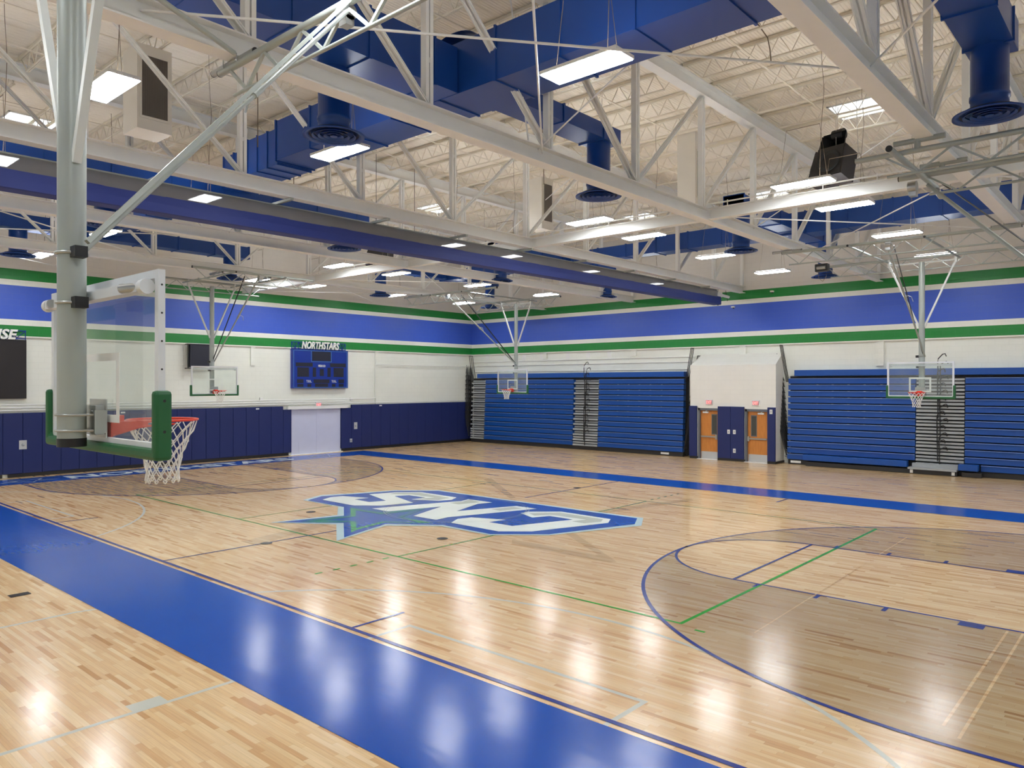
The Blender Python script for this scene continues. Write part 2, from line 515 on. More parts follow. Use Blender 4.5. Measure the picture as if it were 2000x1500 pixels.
ORD = ['first', 'second', 'third', 'fourth', 'fifth', 'sixth', 'seventh', 'eighth', 'ninth', 'tenth', 'eleventh', 'twelfth', 'thirteenth', 'fourteenth', 'fifteenth', 'sixteenth', 'seventeenth', 'eighteenth', 'nineteenth', 'twentieth', 'twenty-first', 'twenty-second', 'twenty-third', 'twenty-fourth', 'twenty-fifth']
LOGO = {
 'halo': [[-4.41,-1.79],[-4.85,-0.9],[-4.45,-0.09],[-4.0,1.22],[-3.0,2.11],[4.33,2.16],[4.83,1.27],[3.92,-1.02],[2.94,-1.87],[1.4,-1.87],[0.39,-2.66],[0.95,-4.44],[-0.6,-3.35],[-1.99,-4.25],[-1.65,-2.58],[-2.7,-1.81]],
 'body': [[-4.25,-1.73],[-4.63,-1.01],[-4.3,-0.2],[-3.88,1.13],[-2.9,2.0],[4.25,2.01],[4.62,1.31],[3.85,-0.94],[2.88,-1.78],[1.31,-1.75],[0.23,-2.56],[0.77,-4.12],[-0.62,-3.13],[-1.89,-4.13],[-1.43,-2.54],[-2.54,-1.74]],
 'S': [[-4.02,-1.41],[-4.26,-0.96],[-4.18,-0.6],[-3.31,-0.31],[-3.4,-0.75],[-2.7,-0.78],[-2.53,-0.32],[-3.89,0.13],[-3.61,0.93],[-3.02,1.46],[-1.47,1.42],[-1.26,1.02],[-1.39,0.63],[-2.19,0.3],[-2.12,0.8],[-2.84,0.8],[-3.04,0.41],[-1.66,-0.06],[-1.94,-0.94],[-2.52,-1.43]],
 'Sg': [[-3.47,0.56],[-3.51,0.84],[-2.95,1.34],[-1.57,1.24],[-1.52,0.74],[-2.12,0.47],[-1.93,0.97],[-2.9,0.93],[-3.03,0.81]],
 'N': [[-1.77,-1.41],[-1.08,0.59],[-0.89,1.03],[-0.99,1.42],[-0.07,1.44],[-0.2,0.99],[0.2,-0.2],[0.81,1.44],[1.52,1.45],[0.68,-0.97],[0.73,-1.41],[-0.1,-1.42],[-0.62,0.01],[-1.08,-1.41]],
 'Ng1': [[-0.9,0.6],[-0.8,0.99],[-0.93,1.41],[-0.35,1.24],[-0.53,0.57]],
 'Ng2': [[0.67,0.59],[0.86,1.27],[1.21,1.22],[1.02,0.57]],
 'C': [[1.27,-1.43],[1.02,-0.97],[1.12,-0.6],[1.99,-0.28],[1.88,-0.77],[2.62,-0.77],[3.18,0.81],[2.44,0.83],[2.27,0.37],[1.63,0.67],[1.63,0.95],[2.28,1.53],[3.83,1.48],[4.07,1.02],[3.38,-0.96],[2.81,-1.45]],
 'Cg': [[1.82,0.78],[2.33,1.39],[3.71,1.33],[3.86,1.03],[3.69,0.59],[3.3,0.61],[3.43,1.02],[2.36,0.97],[2.14,0.61]],
 'G1': [[-2.28,-1.72],[-2.09,-1.69],[-1.11,-2.42],[-1.19,-2.51]],
 'G2': [[-0.73,-2.86],[-0.55,-2.82],[0.32,-3.46],[0.45,-3.7]],
 'G3': [[-1.55,-3.71],[-1.43,-2.95],[-1.27,-2.46],[-1.15,-2.54],[-1.32,-3.25]],
 'G4': [[-1.51,-3.74],[-1.26,-3.29],[-0.71,-2.87],[-0.6,-2.94],[-1.16,-3.48]],
 'G5': [[-2.06,-1.71],[-1.09,-1.65],[-0.68,-0.48],[-0.63,-0.67],[-0.93,-1.78],[-1.87,-1.85]],
 'G6': [[-0.65,-0.59],[-0.47,-1.01],[-0.16,-1.76],[-0.29,-1.75]],
 'G7': [[-0.28,-1.74],[-0.05,-1.72],[0.94,-1.72],[0.66,-1.92]],
 'G8': [[0.98,-1.76],[0.06,-2.43],[0.31,-3.52],[0.14,-3.36],[-0.09,-2.43],[-0.06,-2.34]],
 'st1': [[-3.82,5.0],[-3.81,5.38],[-0.21,2.58],[-0.12,2.27]],
 'st2': [[4.09,-0.65],[4.25,-0.5],[6.35,-2.06],[6.24,-2.16]],
 'st3': [[3.6,-1.88],[3.87,-2.18],[6.28,-2.18],[6.35,-2.06],[5.83,-1.86]],
 'st4': [[2.81,2.22],[3.69,5.8],[3.92,5.5],[3.23,2.08]],
 'st5': [[-0.5,-5.8],[-1.21,-2.94],[-0.76,-3.26],[0.02,-5.75]]
}

# ------------------------------------------------------------------ room dimensions
XA, XR, YB, YF, ZD = -16.6, 16.67, 17.4, -17.7, 10.74
HL, HW = 47 * FT, 25 * FT            # half length and half width of the main court
SKY = [(7.1, 8.4, 6.9, 8.2), (1.6, 2.9, 14.3, 15.6), (-4.3, -3.0, 14.4, 15.7), (-9.9, -8.6, 7.2, 8.5), (-10.9, -9.6, -7.6, -6.3), (3.2, 4.5, -0.5, 0.8), (-1.9, -0.6, -0.6, 0.7)]

# floor, and everything painted on it as its parts
fb = MB().mat('wood').box(XA - 0.3, XR + 0.3, YF - 0.3, YB + 0.6, -0.12, -0.004)
nx, ny = 34, 36
gv = [(XA - .3 + (XR - XA + .6) * i / nx, YF - .3 + (YB - YF + .9) * j / ny, 0.0) for i in range(nx + 1) for j in range(ny + 1)]
fb.add(gv, [(i * (ny + 1) + j, (i + 1) * (ny + 1) + j, (i + 1) * (ny + 1) + j + 1, i * (ny + 1) + j + 1) for i in range(nx) for j in range(ny)])
floor = struct('floor', fb)
def paint_poly(name, polys, mat, z):
    b = MB().mat(mat); z *= 2.5
    for ip, poly in enumerate(polys):
        zz = z + 0.0001 * (ip % 7)
        a = sum(poly[i][0] * poly[(i + 1) % len(poly)][1] - poly[(i + 1) % len(poly)][0] * poly[i][1] for i in range(len(poly)))
        if a < 0: poly = poly[::-1]
        b.add([(x, y, zz) for x, y in poly], [tuple(range(len(poly)))])
    o = put(name, b, floor)
    if any(len(p) > 4 for p in polys):        # triangulate concave outlines
        bm = bmesh.new(); bm.from_mesh(o.data); bmesh.ops.triangulate(bm, faces=bm.faces[:]); bm.to_mesh(o.data); bm.free()
    return o
def rect(x0, x1, y0, y1): return [(x0, y0), (x1, y0), (x1, y1), (x0, y1)]
def stroke(pts, w):
    """mitred quads along a polyline on the floor"""
    P = [Vector(p) for i, p in enumerate(pts) if i == 0 or math.hypot(p[0] - pts[i - 1][0], p[1] - pts[i - 1][1]) > 1e-5]
    closed = (P[0] - P[-1]).length < 1e-5
    if closed: P = P[:-1]
    n = len(P); L = []; R = []
    for i in range(n):
        a = P[(i - 1) % n] if (closed or i > 0) else None
        b = P[(i + 1) % n] if (closed or i < n - 1) else None
        d1 = (P[i] - a).normalized() if a is not None else (b - P[i]).normalized()
        d2 = (b - P[i]).normalized() if b is not None else d1
        n1 = Vector((-d1.y, d1.x)); n2 = Vector((-d2.y, d2.x))
        m = (n1 + n2); m = m.normalized() if m.length > 1e-4 else n1
        k = min(w / 2 / max(m.dot(n1), 0.25), w * 1.6)
        L.append(P[i] + m * k); R.append(P[i] - m * k)
    out = []
    for i in range(n if closed else n - 1):
        j = (i + 1) % n
        out.append([tuple(R[i]), tuple(R[j]), tuple(L[j]), tuple(L[i])])
    return out
def arc(cx, cy, r, a0, a1, n=64): return [(cx + r * math.cos(a0 + (a1 - a0) * i / n), cy + r * math.sin(a0 + (a1 - a0) * i / n)) for i in range(n + 1)]

R3, RF = 19.75 * FT, 6 * FT
CX = HL - 5.25 * FT; FX = HL - 19 * FT
for sgn in (-1, 1):
    quads = []
    ys = [-R3 + 2 * R3 * i / 160 for i in range(161)]
    def xo(y): return CX - math.sqrt(max(R3 * R3 - y * y, 0))
    def xi(y): return FX - math.sqrt(max(RF * RF - y * y, 0)) if abs(y) < RF - 1e-6 else HL
    for a, b in zip(ys[:-1], ys[1:]):
        m = (a + b) / 2
        ia, ib = (xi(a), xi(b)) if abs(m) < RF else (HL, HL)
        q = [(xo(a), a), (ia, a), (ib, b), (xo(b), b)]
        quads.append([(sgn * x, y) for x, y in q])
    paint_poly('stained_zone', quads, 'stain', 0.0010)
    arcp = arc(0, 0, R3, PI / 2, 3 * PI / 2)
    line = [(HL, R3)] + [(CX + x, y) for x, y in arcp] + [(HL, -R3)]
    paint_poly('three_point_line', stroke([(sgn * x, y) for x, y in line], 0.06), 'fnavy', 0.0018)
    key = [(HL, RF)] + [(FX + x, y) for x, y in arc(0, 0, RF, PI / 2, 3 * PI / 2, 40)] + [(HL, -RF)]
    polys = stroke([(sgn * x, y) for x, y in key], 0.05) + stroke([(sgn * FX, -RF), (sgn * FX, RF)], 0.05)
    for s2 in (-1, 1):
        for d0, d1 in ((7, 8), (11, 11.2), (14.2, 14.4), (17.4, 17.6)):
            polys.append(rect(sgn * (HL - d0 * FT), sgn * (HL - d1 * FT), s2 * (RF + 0.03), s2 * (RF + 0.22)))
    paint_poly('lane_marking', polys, 'fnavy', 0.0020)
GR = 9.03
paint_poly('volleyball_line', stroke([(-GR, -4.5), (GR + .025, -4.5)], 0.05) + stroke([(-GR, 4.5), (GR, 4.5)], 0.04) + stroke([(GR, -4.5), (GR, 4.5)], 0.06) + stroke([(-GR, -4.5), (-GR, 4.5)], 0.04)
           + stroke([(3, -4.5), (3, 4.5)], 0.045) + stroke([(-3, -4.5), (-3, 4.5)], 0.04)
           + [q for i in range(5) for q in stroke([(2.95, -6.3 + 0.37 * i), (2.95, -6.15 + 0.37 * i)], 0.05) + stroke([(2.95, 4.8 + 0.37 * i), (2.95, 4.95 + 0.37 * i)], 0.05)]
           + stroke([(9.3, -4.62), (9.45, -4.62)], 0.05), 'fgreen', 0.0014)
paint_poly('centre_line', stroke([(0, -HW), (0, -3.3)], 0.05) + stroke([(0, 2.75), (0, HW)], 0.05), 'fnavy', 0.0016)
cb = HL - 28 * FT
paint_poly('coaching_box_line', [q for s in (-1, 1) for q in stroke([(s * cb, -HW), (s * cb, -HW + 0.92)], 0.05) + stroke([(s * cb, HW - 0.05), (s * cb, HW - 0.85)], 0.05)], 'fnavy', 0.0016)
paint_poly('sideline', stroke([(-HL, -HW - 0.02), (HL, -HW - 0.02)], 0.07), 'fnavy', 0.0016)
paint_poly('border_strip', [rect(-15.95, HL + 1.5, -9.58, -HW - 0.13)], 'fblue', 0.0012)
paint_poly('border_strip', [rect(-15.95, HL + 1.5, HW + 0.0, 9.12)], 'fblue', 0.0012)
paint_poly('border_strip', [rect(-15.95, -HL, -HW - 0.13, HW)], 'fblue', 0.0012)
paint_poly('border_strip', [rect(HL, HL + 1.5, -HW - 0.13, HW)], 'fblue', 0.0012)
# pale grey lines of the two cross courts and the faint star behind the logo
for cx0 in (8.15, -8.3):
    a = arc(cx0, -11.1, 6.05, math.radians(12), math.radians(168), 60)
    paint_poly('cross_court_line', stroke([(cx0 + 5.92, -15.0)] + a + [(cx0 - 5.92, -15.0)], 0.06), 'fghost', 0.0004)
    paint_poly('cross_court_line', stroke([(cx0 - 1.85, -15.0), (cx0 - 1.85, -7.03), (cx0 + 1.85, -7.03), (cx0 + 1.85, -15.0)], 0.06) + stroke([(cx0 - 1.97, -9.5), (cx0 - 1.97, -9.6)], 0.2) + stroke([(cx0 - 1.97, -10.3), (cx0 - 1.97, -10.65)], 0.2), 'fghost', 0.0004)
paint_poly('grey_star', [LOGO[k] for k in ('st1', 'st2', 'st3', 'st4', 'st5')], 'faint', 0.0011)
paint_poly('natural_line', stroke([(12.45, -1.9), (12.45, -5.6)], 0.03) + stroke([(12.62, -1.9), (12.62, -5.8)], 0.03) + stroke([(9.8, 3.9), (9.95, -4.2)], 0.02), 'wood', 0.0022)
for x, y, w in ((-2.54, -2.76, .12), (0.04, -5.53, .12), (2.42, -2.79, .12), (-0.1, 5.41, .12)):
    paint_poly('floor_socket_cover', [arc(x, y, w, 0, 2 * PI, 20)[:-1]], 'fdark', 0.0024)
paint_poly('dark_tape', [rect(0.50, 0.68, -10.24, -9.96)], 'fdark', 0.0024)
# centre logo
paint_poly('logo_halo', [LOGO['halo']], 'fhalo', 0.0026)
paint_poly('logo_body', [LOGO['body']], 'fblue', 0.0032)
paint_poly('logo_star_outline', [LOGO['G%d' % i] for i in range(1, 9)], 'fstar', 0.0038)
for l in ('S', 'N', 'C'): paint_poly('logo_letter', [LOGO[l]], 'fwhite', 0.0044)
for l in ('Sg', 'Ng1', 'Ng2', 'Cg'): paint_poly('logo_letter_shadow', [LOGO[l]], 'fgrey', 0.0050)
cw = [q for r in (1.83, 1.90) for q in stroke(arc(0, 0, r, 0, 2 * PI, 80), 0.012)]
paint_poly('centre_circle', cw, 'fgrey', 0.0056)
# lettering and stars on the baseline strip
o = place_text('baseline_lettering', 'NORTHSTARS', floor, (-15.1, 0.05, 0.0066), (0, 1, 0), (-1, 0, 0), 8.9, 0.95, 0.001, 'fwhite', 0.0, 0.03)
for y0 in (-5.6, 6.2):
    st = []
    for i in range(10):
        r = 0.62 if i % 2 == 0 else 0.24
        a = 2 * PI * i / 10
        st.append((-15.1 + 0.8 * r * math.cos(a), y0 + 1.4 * r * math.sin(a)))
    paint_poly('baseline_star', stroke(st + [st[0]], 0.05), 'fstar' if 0 else 'fgrey', 0.0026)

# walls: the upper part with the stripes stands a little proud of the lower part
struct('wall_left', MB().mat('wallX').box(XA - 0.3, XA, YF - 0.3, YB + 0.4, 0, 5.0).box(XA - 0.3, XA + 0.07, YF - 0.3, YB + 0.4, 4.95, 11.2)
       .box(XA - 0.01, XA + 0.07, 3.40, 3.62, 4.12, 4.96).box(XA - 0.01, XA + 0.07, 10.3, 10.52, 0.1, 4.96).box(XA - 0.01, XA + 0.07, -3.4, -3.18, 2.4, 4.96).box(XA - 0.01, XA + 0.07, -10.3, -10.08, 2.4, 4.96))
wb_ = MB().mat('wallY').box(XA - 0.3, XR + 0.3, YB, YB + 0.3, 0, 5.0).box(XA - 0.3, XR + 0.3, YB - 0.08, YB + 0.3, 4.95, 11.2)
for x in (-11.11, -5.56, 0.0, 5.56, 11.11):
    wb_.box(x - 0.14, x + 0.14, YB - 0.08, YB + 0.01, 4.0 if x > -3 else 4.65, 4.96)
struct('wall_back', wb_)
struct('wall_right', MB().mat('wallX').box(XR, XR + 0.3, YF - 0.3, YB + 0.3, 0, 11.2))
struct('wall_front', MB().mat('wallY').box(XA - 0.3, XR + 0.3, YF - 0.3, YF, 0, 11.2))

# roof deck with openings for the skylights
xs = sorted({XA - 0.3, XR + 0.3} | {v for s in SKY for v in s[:2]})
ys = sorted({YF - 0.3, YB + 0.3} | {v for s in SKY for v in s[2:]})
cb_ = MB().mat('deck')
for a, b in zip(xs[:-1], xs[1:]):
    for c, d in zip(ys[:-1], ys[1:]):
        mx, my = (a + b) / 2, (c + d) / 2
        if not any(s[0] < mx < s[1] and s[2] < my < s[3] for s in SKY):
            cb_.box(a, b, c, d, ZD, ZD + 0.12)
struct('ceiling', cb_)
for i, (a, b, c, d) in enumerate(SKY):
    w = MB().mat('white')
    for q in ((a, a + .04, c, d), (b - .04, b, c, d), (a, b, c, c + .04), (a, b, d - .04, d)):
        w.box(*q, ZD - 0.03, ZD + 0.55)
    w.box(a, b, (c + d) / 2 - .025, (c + d) / 2 + .025, ZD + 0.45, ZD + 0.5)
    w.box((a + b) / 2 - .02, (a + b) / 2 + .02, c, d, ZD + 0.45, ZD + 0.5)
    fr = struct('window_%d' % (i + 1), w)
    put('pane', MB().mat('pane').box(a + .04, b - .04, c + .04, d - .04, ZD + 0.5, ZD + 0.52), fr)

# black kick base, wall pads
struct('baseboard_left', MB().mat('black').box(XA, XA + 0.09, -5.82, 5.26, 0, 0.13).box(XA, XA + 0.09, 8.24, YB, 0, 0.13).box(XA, XA + 0.09, YF, -6.0, 0, 0.13))
PW = 0.61
def pad(y0, y1, label, group, z1=2.27):
    b = MB().mat('navy').box(XA + 0.005, XA + 0.10, y0 + 0.004, y1 - 0.004, 0.13, z1)
    o = put('wall_pad', b, None, bevel=0.012)
    tag(o, label, 'wall pad', group)
n = int(round((5.42 + YF * -1) / PW))
edges = [5.42 - PW * i for i in range(29)]
for y in edges:
    if y - PW < YF: break
    if y == edges[0]:
        pad(y - PW + 0.18, y - 0.0, 'narrow navy wall pad beside the left edge of the pale double door', None, 2.12)
    else:
        pad(y - PW + (0.18 if False else 0.18), y + 0.18, 'navy vinyl wall pad in the row left of the pale double door', 'wall pads left of the double door')
y = 8.18
first = True
while y + PW < YB:
    pad(y, y + PW, 'navy vinyl wall pad in the row between double door and bleachers' if not first else 'navy wall pad touching the right edge of the pale double door', None if first else 'wall pads right of the double door', 2.27 if not first else 2.12)
    first = False; y += PW

# pale double door between the pads, with its white head ledge
d3 = struct('door_3', MB().mat('lavender').box(XA, XA + 0.03, 5.44, 6.80, 0.02, 2.12).box(XA, XA + 0.03, 6.806, 8.16, 0.02, 2.12))
put('threshold', MB().mat('white').box(XA, XA + 0.2, 5.32, 8.2, 0, 0.02), d3)
put('head_ledge', MB().mat('white').box(XA, XA + 0.16, 5.2, 8.52, 2.12, 2.26), d3)
lv = put('cover_strip', MB().mat('lavender').box(XA + 0.03, XA + 0.036, 5.83, 5.84, 0.05, 0.6), d3)
cd = MB().mat('white')
for z in (2.36, 2.46, 2.56):
    cd.tube((XA + 0.11, YF + 0.1, z), (XA + 0.11, 8.4 if z < 2.5 else 10.1, z), 0.022, 8)
cd.tube((XA + 0.11, 8.4, 2.36), (XA + 0.11, YB - 0.1, 2.34), 0.02, 8)
cd.tube((XA + 0.11, 10.1, 2.56), (XA + 0.11, 10.25, 2.6), 0.02, 8).tube((XA + 0.11, 10.25, 2.6), (XA + 0.11, 10.25, 4.3), 0.02, 8).tube((XA + 0.11, 10.25, 4.3), (XA + 0.11, YB - 0.1, 4.3), 0.015, 8)
tag(put('conduit', cd), 'white painted conduit runs along the left block wall above the pads', 'conduit')
cd = MB().mat('white')
for z in (3.98, 4.32, 4.55):
    cd.tube((XA + 0.2, YB - 0.03, z), (-2.3, YB - 0.03, z), 0.018, 8)
tag(put('conduit', cd), 'three thin painted conduits on the back wall above the left bleachers', 'conduit')
for i, (y, z) in enumerate(((-3.1, 2.62), (3.9, 2.62), (8.8, 2.55), (-4.6, 2.5))):
    tag(put('junction_box', MB().mat('white').box(XA + 0.02, XA + 0.09, y - .07, y + .07, z - .07, z + .07), None, 0.005),
        ['white junction box above the wall pads near the left video board', 'white junction box left of the blue scoreboard above the wall pads', 'white junction box right of the exit sign on the left wall', 'low white junction box nearest the video board'][i], 'junction box')
for y, z, w, h, lab in ((-5.38, 1.14, .24, .32, 'pale recessed outlet plate in the wall pads below the video board'), (9.03, 1.22, .2, .34, 'silver recessed plate in the pads right of the double door'), (8.75, 0.5, .14, .18, 'small silver outlet low in the pads right of the double door')):
    t = put('outlet_plate', MB().mat('steelplate').box(XA + 0.1, XA + 0.112, y - w / 2, y + w / 2, z - h / 2, z + h / 2), None, 0.003)
    tag(t, lab, 'outlet')
    put('socket', MB().mat('galv').lathe([(0.0, 0.0), (0.05, 0.0), (0.05, 0.01), (0.0, 0.012)], (0, 0, 0), 16), t)
    t.children[0].rotation_euler = (0, PI / 2, 0); t.children[0].location = (XA + 0.112, y, z)
for k, y in enumerate((-2.0, 3.7, 10.6)):
    tag(put('label_tab', MB().mat('white').box(XA + 0.1, XA + 0.105, y - .08, y + .08, 2.16, 2.22)), ['small white tab on a pad left of the near backboard net', 'small white tab on a pad just left of the double door', 'small white tab on a pad right of the double door'][k], 'tab')

# exit signs
def exit_sign(loc, rz, label):
    t = thing('exit_sign', label, 'exit sign', loc, rz)
    put('housing', MB().mat('alu').box(-0.165, 0.165, -0.045, 0.0, -0.115, 0.115), t, 0.006)
    put('face', MB().mat('exitface').box(-0.14, 0.14, -0.049, -0.044, -0.09, 0.09), t)
    place_text('exit_lettering', 'EXIT', t, (0, -0.051, 0), (1, 0, 0), (0, 0, 1), 0.24, 0.13, 0.004, 'exitred', 0, 0.01)
    return t
exit_sign((XA + 0.08, 6.87, 2.31), PI / 2, 'red EXIT sign over the pale double door below the scoreboard')
VY = 16.55
exit_sign((-1.18, VY, 2.5), 0, 'red EXIT sign above the left wooden door of the white alcove')
exit_sign((0.94, VY, 2.5), 0, 'red EXIT sign above the right wooden door of the white alcove')

# white alcove with the two wooden doors between the bleachers
al = MB().mat('plainY')
X0, X1 = -2.10, 1.79
DO = ((-1.72, -0.76), (0.46, 1.46))
prev = X0
for a, b in DO:
    al.box(prev, a, VY, VY + 0.2, 0, 2.24); prev = b
al.box(prev, X1, VY, VY + 0.2, 0, 2.24)
al.box(X0, X1, VY, VY + 0.2, 2.24, 4.12)
al.add([(X0, VY, 4.12), (X1, VY, 4.12), (X1 - .04, YB, 4.63), (X0 + .12, YB, 4.63), (X0, YB, 4.12), (X1, YB, 4.12)], [(0, 1, 2, 3), (0, 3, 4), (1, 5, 2)])
al.box(X0, X0 + 0.15, VY + 0.2, YB, 0, 4.12).box(X1 - 0.15, X1, VY + 0.2, YB, 0, 4.12)
struct('wall_alcove', al)
struct('baseboard_alcove', MB().mat('black').box(X0, DO[0][0], VY - .07, VY, 0, .1).box(DO[0][1], DO[1][0], VY - .07, VY, 0, .1).box(DO[1][1], X1 + .02, VY - .07, VY, 0, .1).box(X1, X1 + .02, VY, YB, 0, .1))
for a, b, lab in ((X0 - .02, DO[0][0] - .03, 'narrow navy pad left of the left wooden door'), (DO[0][1] + .01, -0.17, 'left half of the wide navy padding between the two wooden doors'), (-0.165, DO[1][0] - .02, 'right half of the wide navy padding between the two wooden doors'), (DO[1][1] + .0, X1 + .0, 'narrow navy pad right of the right wooden door')):
    tag(put('wall_pad', MB().mat('navy').box(a, b, VY - .08, VY - .002, 0.1, 2.33), None, 0.012), lab, 'wall pad')
for x, z, lab in ((-0.24, 1.25, 'left one of the two light switch plates between the wooden doors'), (0.02, 1.25, 'right one of the two light switch plates between the wooden doors'), (0.02, 0.45, 'lowest outlet plate between the wooden doors'), (1.62, 2.15, 'white thermostat plate on the pad right of the right wooden door')):
    t = tag(put('switch_plate', MB().mat('white').box(x - .06, x + .06, VY - .087, VY - .08, z - .09, z + .09), None, .003), lab, 'switch')
    put('toggle', MB().mat('galv').box(x - .015, x + .02, VY - .1, VY - .087, z - .04, z + .04), t)
for i, (a, b) in enumerate(DO):
    d = struct('door_%d' % (i + 1), MB().mat('oak').box(a + .09, b - .03, VY + .10, VY + .145, 0.01, 2.14))
    put('door_frame', MB().mat('frame').box(a, a + .09, VY - .01, VY + .2, 0, 2.24).box(b - .03, b, VY - .01, VY + .2, 0, 2.24).box(a, b, VY - .01, VY + .2, 2.14, 2.24), d)
    lx = (b - .33) if i == 0 else (a + .25)
    lf = put('lite_frame', MB().mat('frame').box(lx - .03, lx + .23, VY + .088, VY + .1, 1.08, 1.98), d)
    put('wired_glass', MB().mat('lite').box(lx, lx + .2, VY + .082, VY + .089, 1.12, 1.94), lf)
    put('kick_plate', MB().mat('steelplate').box(a + .11, b - .05, VY + .092, VY + .1, 0.02, 0.33), d)
    pb = MB().mat('zinc').box(a + .12, b - .08, VY + .03, VY + .075, 0.96, 1.02)
    e = b - .12 if i == 0 else a + .12
    pb.box(e - .03, e + .05, VY + .02, VY + .1, 0.88, 1.08)
    put('push_bar', pb, d)
    cx = a + .33 if i == 0 else b - .33
    put('door_closer', MB().mat('white').box(cx - .13, cx + .13, VY + .04, VY + .1, 2.02, 2.09).beam((cx, VY + .05, 2.1), (cx + .1, VY + .02, 2.14), .02, .02), d)
    put('threshold', MB().mat('white').box(a, b, VY - .12, VY + .2, 0, .012), d)

# low cameras and plates on the back wall
for i, (x, z) in enumerate(((1.33, 7.2), (-0.42, 6.66), (-1.15, 6.85))):
    t = thing('security_camera', ['white dome camera on the green stripe right of the divider curtain', 'white dome camera on the blue stripe below the curtain end', 'white bullet camera left of the curtain end on the back wall'][i], 'camera', (x, YB - .08, z))
    put('mount', MB().mat('white').box(-.07, .07, -.06, 0, -.07, .07), t, .01)
    put('lens_dome', MB().mat('black').lathe([(0, -.055), (.035, -.045), (.05, -.01), (.05, 0)], (0, 0, 0), 16), t)
    t.children[1].rotation_euler = (-PI / 2, 0, 0); t.children[1].location = (0.01, -.06, -.01)
    t.children[1].rotation_euler = (PI / 2 + PI, 0, 0)

# ------------------------------------------------------------------ scoreboard and video board on the left wall
t = thing('scoreboard', 'blue basketball scoreboard with NORTHSTARS letters above the pale double door', 'scoreboard', (XA, 6.955, 3.1))
def sb(name, y0, y1, z0, z1, x0, x1, mat, par):
    return put(name, MB().mat(mat).box(x0, x1, y0, y1, z0, z1), par)
body = sb('cabinet', -1.54, 1.54, 0.0, 1.82, 0.0, 0.20, 'score', t)
sb('border', -1.50, -1.48, 0.04, 1.76, 0.2, 0.206, 'trimblue', body); sb('border', 1.47, 1.49, 0.04, 1.76, 0.2, 0.206, 'trimblue', body)
sb('border', -1.5, 1.5, 0.03, 0.045, 0.2, 0.206, 'trimblue', body); sb('border', -1.5, 1.5, 1.76, 1.775, 0.2, 0.206, 'trimblue', body)
def disp(y0, y1, z0, z1): sb('display', y0, y1, z0, z1, 0.2, 0.208, 'scoredk', body)
fr = MB().mat('trimblue')
for q in ((-.56, .58, 1.25, 1.27), (-.56, -.54, 1.25, 1.76), (.56, .58, 1.25, 1.76)): fr.box(0.2, 0.207, q[0], q[1], q[2], q[3])
put('message_frame', fr, body)
for q in ((-.5, .53, 1.30, 1.74), (-1.38, -.48, 1.02, 1.2), (.5, 1.4, 1.02, 1.2), (-1.3, -.68, .54, .98), (-.47, -.29, .54, .98), (-.08, .14, .58, .92), (.35, .53, .54, .98), (.7, 1.28, .54, .98), (-1.32, -.98, .24, .42), (-.42, .46, .24, .42), (.98, 1.3, .24, .42), (-1.3, -.98, -.0 + .06, .2 + .0), (-.76, -.56, .06, .2), (-.34, .38, .06, .22), (.6, .8, .06, .2), (1.0, 1.28, .06, .2)):
    disp(*q)
place_text('lettering', 'PERIOD', body, (0.212, 0.03, 1.06), (0, 1, 0), (0, 0, 1), .40, .11, .006, 'letter', 0, .02)
place_text('lettering', 'T.O.L.', body, (0.212, -.68, .33), (0, 1, 0), (0, 0, 1), .28, .11, .006, 'letter', 0, .02)
place_text('lettering', 'T.O.L.', body, (0.212, .72, .33), (0, 1, 0), (0, 0, 1), .28, .11, .006, 'letter', 0, .02)
hd = MB().mat('score')
for z in (1.86, 2.16): hd.beam((0.1, -1.54, z), (0.1, 1.46, z), .03, .03)
for i in range(17):
    y = -1.54 + 3.0 * i / 16
    hd.beam((0.1, y, 1.82), (0.1, y, 2.16), .02, .02)
    if i < 16: hd.beam((0.1, y, 1.86 if i % 2 else 2.16), (0.1, y + .1875, 2.16 if i % 2 else 1.86), .02, .02)
hdo = put('header_frame', hd, t)
place_text('header_lettering', 'NORTHSTARS', t, (0.17, 0.0, 2.03), (0, 1, 0), (0, 0, 1), 2.1, .36, .04, 'letter', .25, .03)

t = thing('video_board', 'large black video board on the left wall at the left picture edge', 'screen', (XA, -7.1, 2.78))
put('cabinet', MB().mat('black').box(0.0, 0.14, -1.82, 1.82, 0, 2.08), t)
put('display', MB().mat('screen').box(0.14, 0.15, -1.79, 1.79, .03, 2.05), t)
hd = MB().mat('score')
for z in (2.12, 2.4): hd.beam((0.1, -1.8, z), (0.1, 1.82, z), .03, .03)
for i in range(13):
    y = -1.8 + 3.6 * i / 12
    hd.beam((0.1, y, 2.08), (0.1, y, 2.4), .02, .02)
    if i < 12: hd.beam((0.1, y, 2.12 if i % 2 else 2.4), (0.1, y + .3, 2.4 if i % 2 else 2.12), .02, .02)
put('header_frame', hd, t)
place_text('header_lettering', 'USE', t, (0.17, 1.13, 2.26), (0, 1, 0), (0, 0, 1), 0.84, .36, .04, 'letter', .25, .03)

t = thing('shot_clock', 'black square shot clock in a bracket on the wall left of the scoreboard', 'shot clock', (XA, 0.98, 4.0))
put('display', MB().mat('scoredk').box(.22, .30, -.42, .40, .03, .92), t)
put('housing', MB().mat('black').box(.1, .22, -.45, .43, .0, .95), t, .01)
br = MB().mat('black')
for y in (-.5, .48): br.beam((.28, y, -.05), (.28, y, .95), .03, .03).beam((0, y, -.05), (.3, y, -.05), .03, .03).beam((0, y, .95), (.3, y, .95), .03, .03)
br.beam((.28, -.6, -.05), (.28, .52, -.05), .03, .03).beam((.28, -.5, .95), (.28, .48, .95), .03, .03)
put('bracket', br, t)

